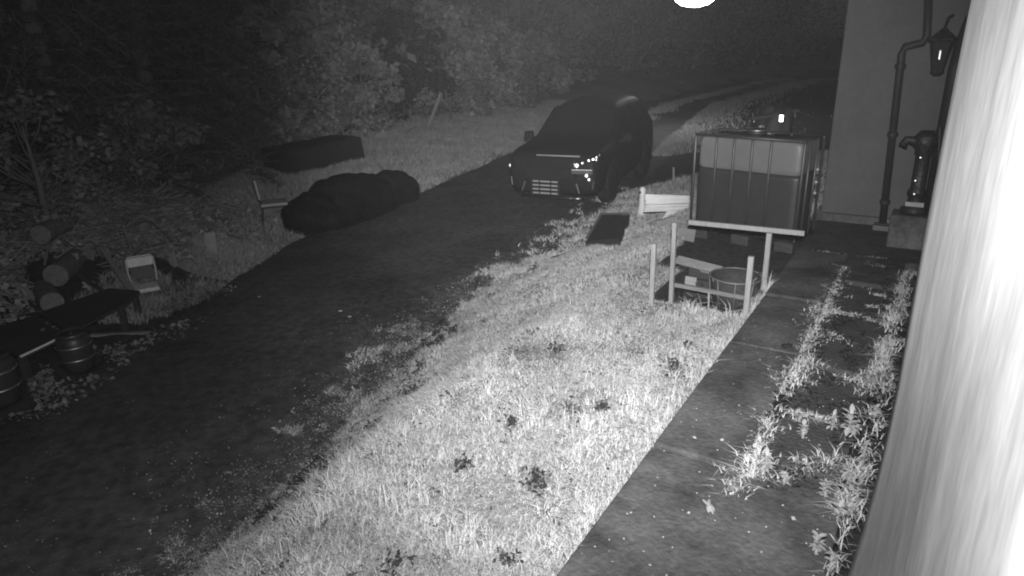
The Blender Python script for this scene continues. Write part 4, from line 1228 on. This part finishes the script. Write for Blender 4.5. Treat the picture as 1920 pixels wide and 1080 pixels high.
n = 5200
s = rg.uniform(3.2, 7.7, n); t = rg.uniform(-.68, -.02, n)
k = nz(s, t * 2, 3.4, 7) + .6 * nz(s, t * 2, 9, 2) > .18
s, t = s[k], t[k]
x = s * DS[0] + t * DT[0]; y = s * DS[1] + t * DT[1]
tag(mesh_np('soil_crumbs', *leaves(np.stack([x, y, .99 + rg.uniform(0, .018, len(x))], 1), rg.uniform(.008, .035, len(x)), rg, .8, 1.1), MT['soil']), 'dark soil and moss crumbs strewn over the inner slabs', 'soil', kind='stuff')
def weed(s, t, n, ln, label, seed, z=.985):
    r = np.random.default_rng(seed)
    root = empty('weed_plant', ST(s, t, z), r.uniform(0, 6), label, 'plant', 'leafy weeds beside the wall')
    n = int(n * 4.5)
    for i in range(n):
        a = r.uniform(0, 6.28); l = ln * r.uniform(.16, .42); w = l * r.uniform(.28, .55); e = r.uniform(.0, 1.2); hs = ln * r.uniform(0, .75) ** 1.2
        mb = MB(); vs = []; fs = []
        for j in range(6):
            q = j / 5
            wd = w * math.sin(math.pi * min(1, .08 + q * .92)) ** .8 if j < 5 else .002
            rad = l * q * math.cos(e * (1 - .5 * q)); h = l * (math.sin(e) * q - .45 * q * q * math.cos(e))
            for k in (-1, 0, 1):
                vs.append((rad * math.cos(a) - k * wd * math.sin(a) * .5, rad * math.sin(a) + k * wd * math.cos(a) * .5, h + hs + .006 + abs(k) * wd * .2))
        for j in range(5):
            for k in range(2): fs.append((j * 3 + k, j * 3 + k + 1, j * 3 + k + 4, j * 3 + k + 3))
        mb.add(vs, fs); mb.build('leaf', MT['weed'], root, True)
    mb = MB(); mb.tube([(0, 0, -.01), (.004, 0, ln * .4), (.01, .005, ln * .8)], [.005, .004, .002], 6); mb.build('stem', MT['weed'], root)
    return root
def wst(px, py):
    q = P(px, py, 1.0); return to_st(q[0], q[1])
for i, (px, py, n, ln, lab) in enumerate((
    (1592, 805, 8, .16, 'leafy weed standing highest against the bright wall'),
    (1560, 800, 9, .12, 'bushy weed left of the tallest wall weed'),
    (1505, 815, 10, .11, 'weed clump spreading over the dark slab joint'),
    (1435, 880, 12, .13, 'spiky weed rosette on the pale strip of path'),
    (1470, 905, 8, .09, 'low weed right of the spiky rosette'),
    (1545, 925, 9, .11, 'weed with broad leaves halfway down the wall'),
    (1590, 900, 8, .12, 'weed pressed to the bright wall below the tallest one'),
    (1570, 975, 7, .12, 'weed with long oval leaves low on the wall side'),
    (1530, 1030, 8, .12, 'lowest big-leaved weed near the bottom of the path'),
    (1560, 1060, 7, .10, 'weed at the very bottom beside the bright wall'),
    (1620, 850, 7, .11, 'small weed in the shadow at the wall base'),
    (1640, 780, 8, .10, 'weed on the dark soil next to the bright wall'))):
    s, t = wst(px, py); weed(s, min(t, -.06), n, ln, lab, 40 + i)
# pebbles and crumbs on the path
parts = []
n = 130
s = rg.uniform(2.2, 7.4, n) ** 1.0; t = rg.uniform(KERB + .03, -.15, n)
s = 2.2 + (s - 2.2) * rg.uniform(.2, 1, n)
mbp = MB()
for i in range(n):
    q = ST(s[i], t[i], 1.002); k = rg.uniform(.003, .009) * (2.2 if rg.uniform() < .06 else 1)
    mbp.m = Matrix.Translation(q) @ Matrix.Rotation(rg.uniform(0, 6), 4, 'Z') @ Matrix.Rotation(rg.uniform(-.4, .4), 4, 'X')
    mbp.add([(k, 0, 0), (0, k * .7, 0), (-k * .9, 0, 0), (0, -k * .8, 0), (0, 0, k * .6), (0, 0, -k * .4)], [(0, 1, 4), (1, 2, 4), (2, 3, 4), (3, 0, 4), (1, 0, 5), (2, 1, 5), (3, 2, 5), (0, 3, 5)])
o = mbp.build('pebbles', MT['stone'], None); tag(o, 'pale pebbles and crumbs strewn on the concrete path', 'pebbles', kind='stuff')
q = P(1330, 950, 1.006)
o = crumple('dead_leaf', Vector(q), (.035, .10), MT['board'], 'pale curled dead leaf lying on the near path', 'leaf', 9, .012)
for px, py, r, lab in ((488, 570, .014, 'bright little stone alone on the left of the road'), (640, 598, .02, 'flat pale stone in the middle of the road'), (657, 609, .018, 'second pale stone just right of the flat one on the road'), (545, 922, .018, 'white stone at the near road edge by the grass'), (516, 822, .015, 'small pale stone in the litter at the road edge'), (1475, 651, .03, 'dark stone lying on the concrete path')):
    q = G(px, py) if px < 1400 else Vector(P(px, py, 1.0))
    zz = .06 if px < 1400 else 1.004
    bm = bmesh.new(); bmesh.ops.create_icosphere(bm, subdivisions=2, radius=r)
    for v_ in bm.verts: v_.co = Vector((v_.co.x * 1.4 + random.uniform(-.1, .1) * r, v_.co.y + random.uniform(-.1, .1) * r, v_.co.z * .55 + r * .3))
    me = bpy.data.meshes.new('stone'); bm.to_mesh(me); bm.free(); me.materials.append(MT['soil' if px > 1400 else 'stone'])
    o = bpy.data.objects.new('stone', me); COL.objects.link(o); o.location = (q.x, q.y, zz); tag(o, lab, 'stone')

# ------------------------------------------------------------------ trees
def tree(base, H, crown_r, crown_z, nl, lsize, mat, label, seed, trunk_r=.14, cat='tree', name='leafy_tree', clumps=26, lean=(0, 0), spread=1.0, group=None):
    r = np.random.default_rng(seed)
    root = empty(name, base, 0, label, cat, group)
    mb = MB()
    top = Vector((lean[0] * H, lean[1] * H, H * .82))
    pts = [Vector((0, 0, -.2))] + [top * q + Vector((r.normal(0, .04), r.normal(0, .04), 0)) * H * .12 for q in (.25, .5, .75, 1)]
    mb.tube(pts, [trunk_r * k for k in (1.25, 1, .8, .55, .2)], 9)
    cl = []
    for i in range(clumps):
        a = r.uniform(0, 6.28); q = r.uniform(0, 1)
        z = crown_z[0] + (crown_z[1] - crown_z[0]) * q
        env = math.sin(math.pi * min(1, .18 + .74 * q)) ** .7
        rad = crown_r * env * r.uniform(.35, 1.0)
        c = Vector((math.cos(a) * rad + lean[0] * z, math.sin(a) * rad + lean[1] * z, z))
        cl.append((c, r.uniform(.16, .34) * crown_r * spread))
        tt = min(.98, max(.12, (z - crown_r * .5) / (H * .82)))
        st = top * tt
        mb.tube([st, st.lerp(c, .55) + Vector((0, 0, -.05 * crown_r)), c], [trunk_r * .35 * (1.1 - tt), trunk_r * .2 * (1.1 - tt) + .008, .006], 5)
    mb.build('trunk', MT['bark'], root, True)
    per = nl // clumps
    ps = []
    for c, cr in cl:
        d = r.normal(0, 1, (per, 3)); d /= np.linalg.norm(d, axis=1)[:, None]
        rr_ = cr * r.uniform(.25, 1.0, per) ** .5
        p = np.array(c)[None] + d * rr_[:, None] * np.array([1.1, 1.1, .8])
        ps.append(p)
    p = np.concatenate(ps)
    v, f = leaves(p, lsize * r.uniform(.35, 1.6, len(p)) * .85, r, .35, 1.25)
    mesh_np('crown', v, f, mat, root)
    return root

def conifer(base, H, R0, label, seed, z0=.6):
    r = np.random.default_rng(seed)
    root = empty('conifer_tree', base, 0, label, 'tree', 'conifers at the left')
    mb = MB(); mb.tube([(0, 0, -.2), (.05, 0, H * .5), (0, .03, H)], [.2, .12, .02], 10)
    ps = []; ts = []
    z = z0
    while z < H - .3:
        q = (z - z0) / (H - z0)
        R1 = R0 * (1 - q) ** .8 + .15
        for k in range(7):
            a = r.uniform(0, 6.28); l = R1 * r.uniform(.6, 1.1)
            d = np.array([math.cos(a), math.sin(a), 0])
            path_ = [np.array([0, 0, z]), d * l * .5 + [0, 0, z + .02], d * l + [0, 0, z - .32 * l]]
            mb.tube(path_, [.025, .015, .004], 5)
            m = int(150 * l)
            tq = r.uniform(.12, 1, m)
            pos = np.where(tq[:, None] < .5, path_[0] + (path_[1] - path_[0]) * (tq * 2)[:, None], path_[1] + (path_[2] - path_[1]) * (tq * 2 - 1)[:, None])
            side = np.array([-d[1], d[0], 0])
            pos = pos + side[None] * (r.normal(0, .16, m) * l * (1.1 - tq))[:, None] + np.array([0, 0, -1.0])[None] * np.abs(r.normal(0, .07, m))[:, None]
            ps.append(pos)
        z += r.uniform(.22, .34)
    mb.build('trunk', MT['bark'], root, True)
    p = np.concatenate(ps)
    n = len(p)
    v, f = leaves(p, r.uniform(.05, .10, n), r, .5, 2.6, .3)
    mesh_np('crown', v, f, MT['needle'], root)
    return root

def at(px, dist):
    d = ray(px, 300); k = dist / math.hypot(d[0], d[1])
    x, y = d[0] * k, d[1] * k
    return Vector((x, y, hz(x, y)))
conifer(at(120, 14.5), 8.5, 2.6, 'leftmost drooping conifer, almost lost in the dark', 1)
conifer(at(300, 17.0), 9.0, 2.8, 'middle drooping conifer behind the brush heap', 2)
conifer(at(425, 21.0), 10.0, 2.7, 'right-hand conifer beside the first leafy bushes', 3)
BUSH = 'leafy bushes along the verge'
def bush(px, dist, H, cr, nl, ls, mat, label, seed, cz0=.15, clumps=34):
    return tree(at(px, dist), H, cr, (cz0, H), nl, ls, mat, label, seed, .05, 'bush', 'leafy_bush', clumps, group=BUSH, spread=1.0)
bush(500, 20.5, 3.4, 1.4, 5200, .13, MT['leaf_a'], 'bush directly behind the covered stack, left of the bare trunk', 11)
bush(610, 22.0, 3.8, 1.6, 6000, .15, MT['leaf_a'], 'tall bright bush behind the right end of the covered stack', 12)
bush(690, 22.5, 2.6, 1.3, 5200, .14, MT['leaf_a'], 'rounded low bush on the verge right of the covered stack', 13)
bush(775, 25.5, 3.6, 1.5, 5200, .15, MT['leaf_shade'], 'bush with leaves blackened for the shaded hollow behind the leaning stick', 14, cz0=.8)
bush(850, 26.5, 4.2, 1.6, 6000, .17, MT['leaf_a'], 'bright bush right of the leaning stick', 15)
bush(925, 28.0, 3.4, 1.5, 5200, .17, MT['leaf_a'], 'bush left of the car roof', 16)
bush(1005, 31.0, 3.0, 1.6, 4200, .18, MT['leaf_b'], 'dim bush just behind the car roof', 17)
bush(345, 19.0, 1.9, 1.0, 2600, .09, MT['leaf_b'], 'low shrub behind the middle conifer', 18)
bush(250, 13.6, 1.7, 1.1, 3000, .09, MT['leaf_b'], 'low dark shrub behind the brush heap', 19)
bush(60, 11.5, 1.8, 1.1, 3000, .08, MT['leaf_b'], 'low dark shrub at the left edge of the view', 20)
for i_, (px_, d_, h_, c_, lab_) in enumerate(((455, 24.5, 4.2, 1.7, 'bush rising behind the gap left of the covered stack'), (560, 25.0, 4.8, 1.8, 'tall bush at the foot of the bare trunk'), (655, 26.0, 4.6, 1.8, 'bush filling the gap behind the rounded low bush'), (735, 28.5, 4.8, 1.8, 'bush behind the slim tree'), (890, 31.0, 5.0, 1.9, 'bush at the foot of the straight trunk'), (970, 33.5, 4.6, 2.0, 'bush at the foot of the leaning trunk'), (1050, 38.0, 4.4, 2.2, 'hazy bush straight behind the car roof'))):
    bush(px_, d_, h_, c_, 5000, .17, MT['leaf_b'], lab_, 60 + i_)
WOOD = 'tall trees of the wood'
tree(at(575, 25), 11, 2.6, (2.6, 10.5), 7000, .14, MT['leaf_b'], 'tall tree with bare trunk above the bright bush', 31, .20, group=WOOD)
tree(at(725, 29), 12, 2.8, (2.6, 10.5), 7000, .15, MT['leaf_b'], 'tall slim tree behind the dark bush', 32, .16, group=WOOD)
tree(at(905, 33), 12, 3.0, (2.6, 10.5), 7000, .16, MT['leaf_b'], 'tall straight trunk above the bush left of the car', 33, .22, group=WOOD)
tree(at(962, 35), 12, 2.8, (2.6, 10.5), 7000, .16, MT['leaf_b'], 'leaning trunk between the straight trunk and the car', 34, .15, lean=(.06, 0), group=WOOD)
tree(at(1060, 42), 13, 3.4, (3.0, 12), 5000, .28, MT['leaf_b'], 'hazy tree straight behind the car', 35, .2, group=WOOD)
tree(at(1180, 52), 13, 3.8, (2.0, 12), 4500, .32, MT['leaf_b'], 'hazy tree where the track bends, right of the car', 36, .2, group=WOOD)
tree(at(1300, 60), 14, 4.2, (2.0, 13), 4500, .34, MT['leaf_b'], 'faint far tree below the lit lamp', 37, .2, group=WOOD)
tree(at(1430, 62), 14, 4.4, (2.0, 13), 4500, .34, MT['leaf_b'], 'faint far tree left of the house corner', 38, .2, group=WOOD)
tree(at(820, 36), 12, 3.2, (1.5, 11), 8000, .16, MT['leaf_b'], 'wide tree in the dark behind the bright bush', 39, .2, group=WOOD)
tree(at(640, 32), 12, 3.2, (1.5, 11), 8000, .16, MT['leaf_b'], 'wide tree in the dark between the slim trunks', 40, .2, group=WOOD)
tree(at(490, 30), 12, 3.2, (1.5, 11), 8000, .16, MT['leaf_b'], 'wide tree in the dark beside the right-hand conifer', 41, .2, group=WOOD)
# the wood beyond, one mass
ps = []
for i in range(420):
    a = R(rg.uniform(-46, 30)); dd = rg.uniform(38, 75)
    if a < R(-10): dd = rg.uniform(24, 60)
    x0, y0 = dd * math.sin(a), dd * math.cos(a)
    if x0 > float(xl(y0)) - 6 and x0 < float(xr(y0)) + 5: continue
    zc = rg.uniform(.3, 12.5)
    m = 130
    d = rg.normal(0, 1, (m, 3)) * np.array([1.5, 1.5, 1.1])
    ps.append(np.array([x0, y0, hz(x0, y0) + zc])[None] + d)
p = np.concatenate(ps); p[:, 2] = np.maximum(p[:, 2], hgt(p[:, 0], p[:, 1]) + .1)
tag(mesh_np('far_wood', *leaves(p, rg.uniform(.2, .45, len(p)), rg, .3, 1.3), MT['leaf_a']), 'dense dark wood far behind the verge bushes', 'wood', kind='stuff')
# undergrowth on the forest floor
n = 26000
y = rg.uniform(9, 34, n); d = 5.2 + rg.exponential(2.2, n); x = xl(y) - d
ok = nz(x, y, 1.1, 5) > -.2; x, y = x[ok], y[ok]; n = len(x)
tag(mesh_np('undergrowth', *leaves(np.stack([x, y, hgt(x, y) + rg.uniform(0, .55, n) ** 1.5], 1), rg.uniform(.05, .14, n), rg, .4, 1.4), MT['leaf_b']), 'dark undergrowth covering the forest floor', 'undergrowth', kind='stuff')

# ------------------------------------------------------------------ damp night air
HAZE = 0.0006
hm = bpy.data.materials.new('night mist'); hm.use_nodes = True
nt = hm.node_tree; nt.nodes.remove(nt.nodes['Principled BSDF'])
pvn = nt.nodes.new('ShaderNodeVolumePrincipled'); pvn.inputs['Density'].default_value = HAZE; pvn.inputs['Color'].default_value = (.95, .95, .95, 1)
nt.links.new(pvn.outputs[0], nt.nodes['Material Output'].inputs['Volume'])
mb = MB(); mb.box((20, 53, 7.5), (190, 140, 18)); o = mb.build('haze', hm); tag(o, 'thin night mist filling the whole yard', 'mist', kind='stuff')
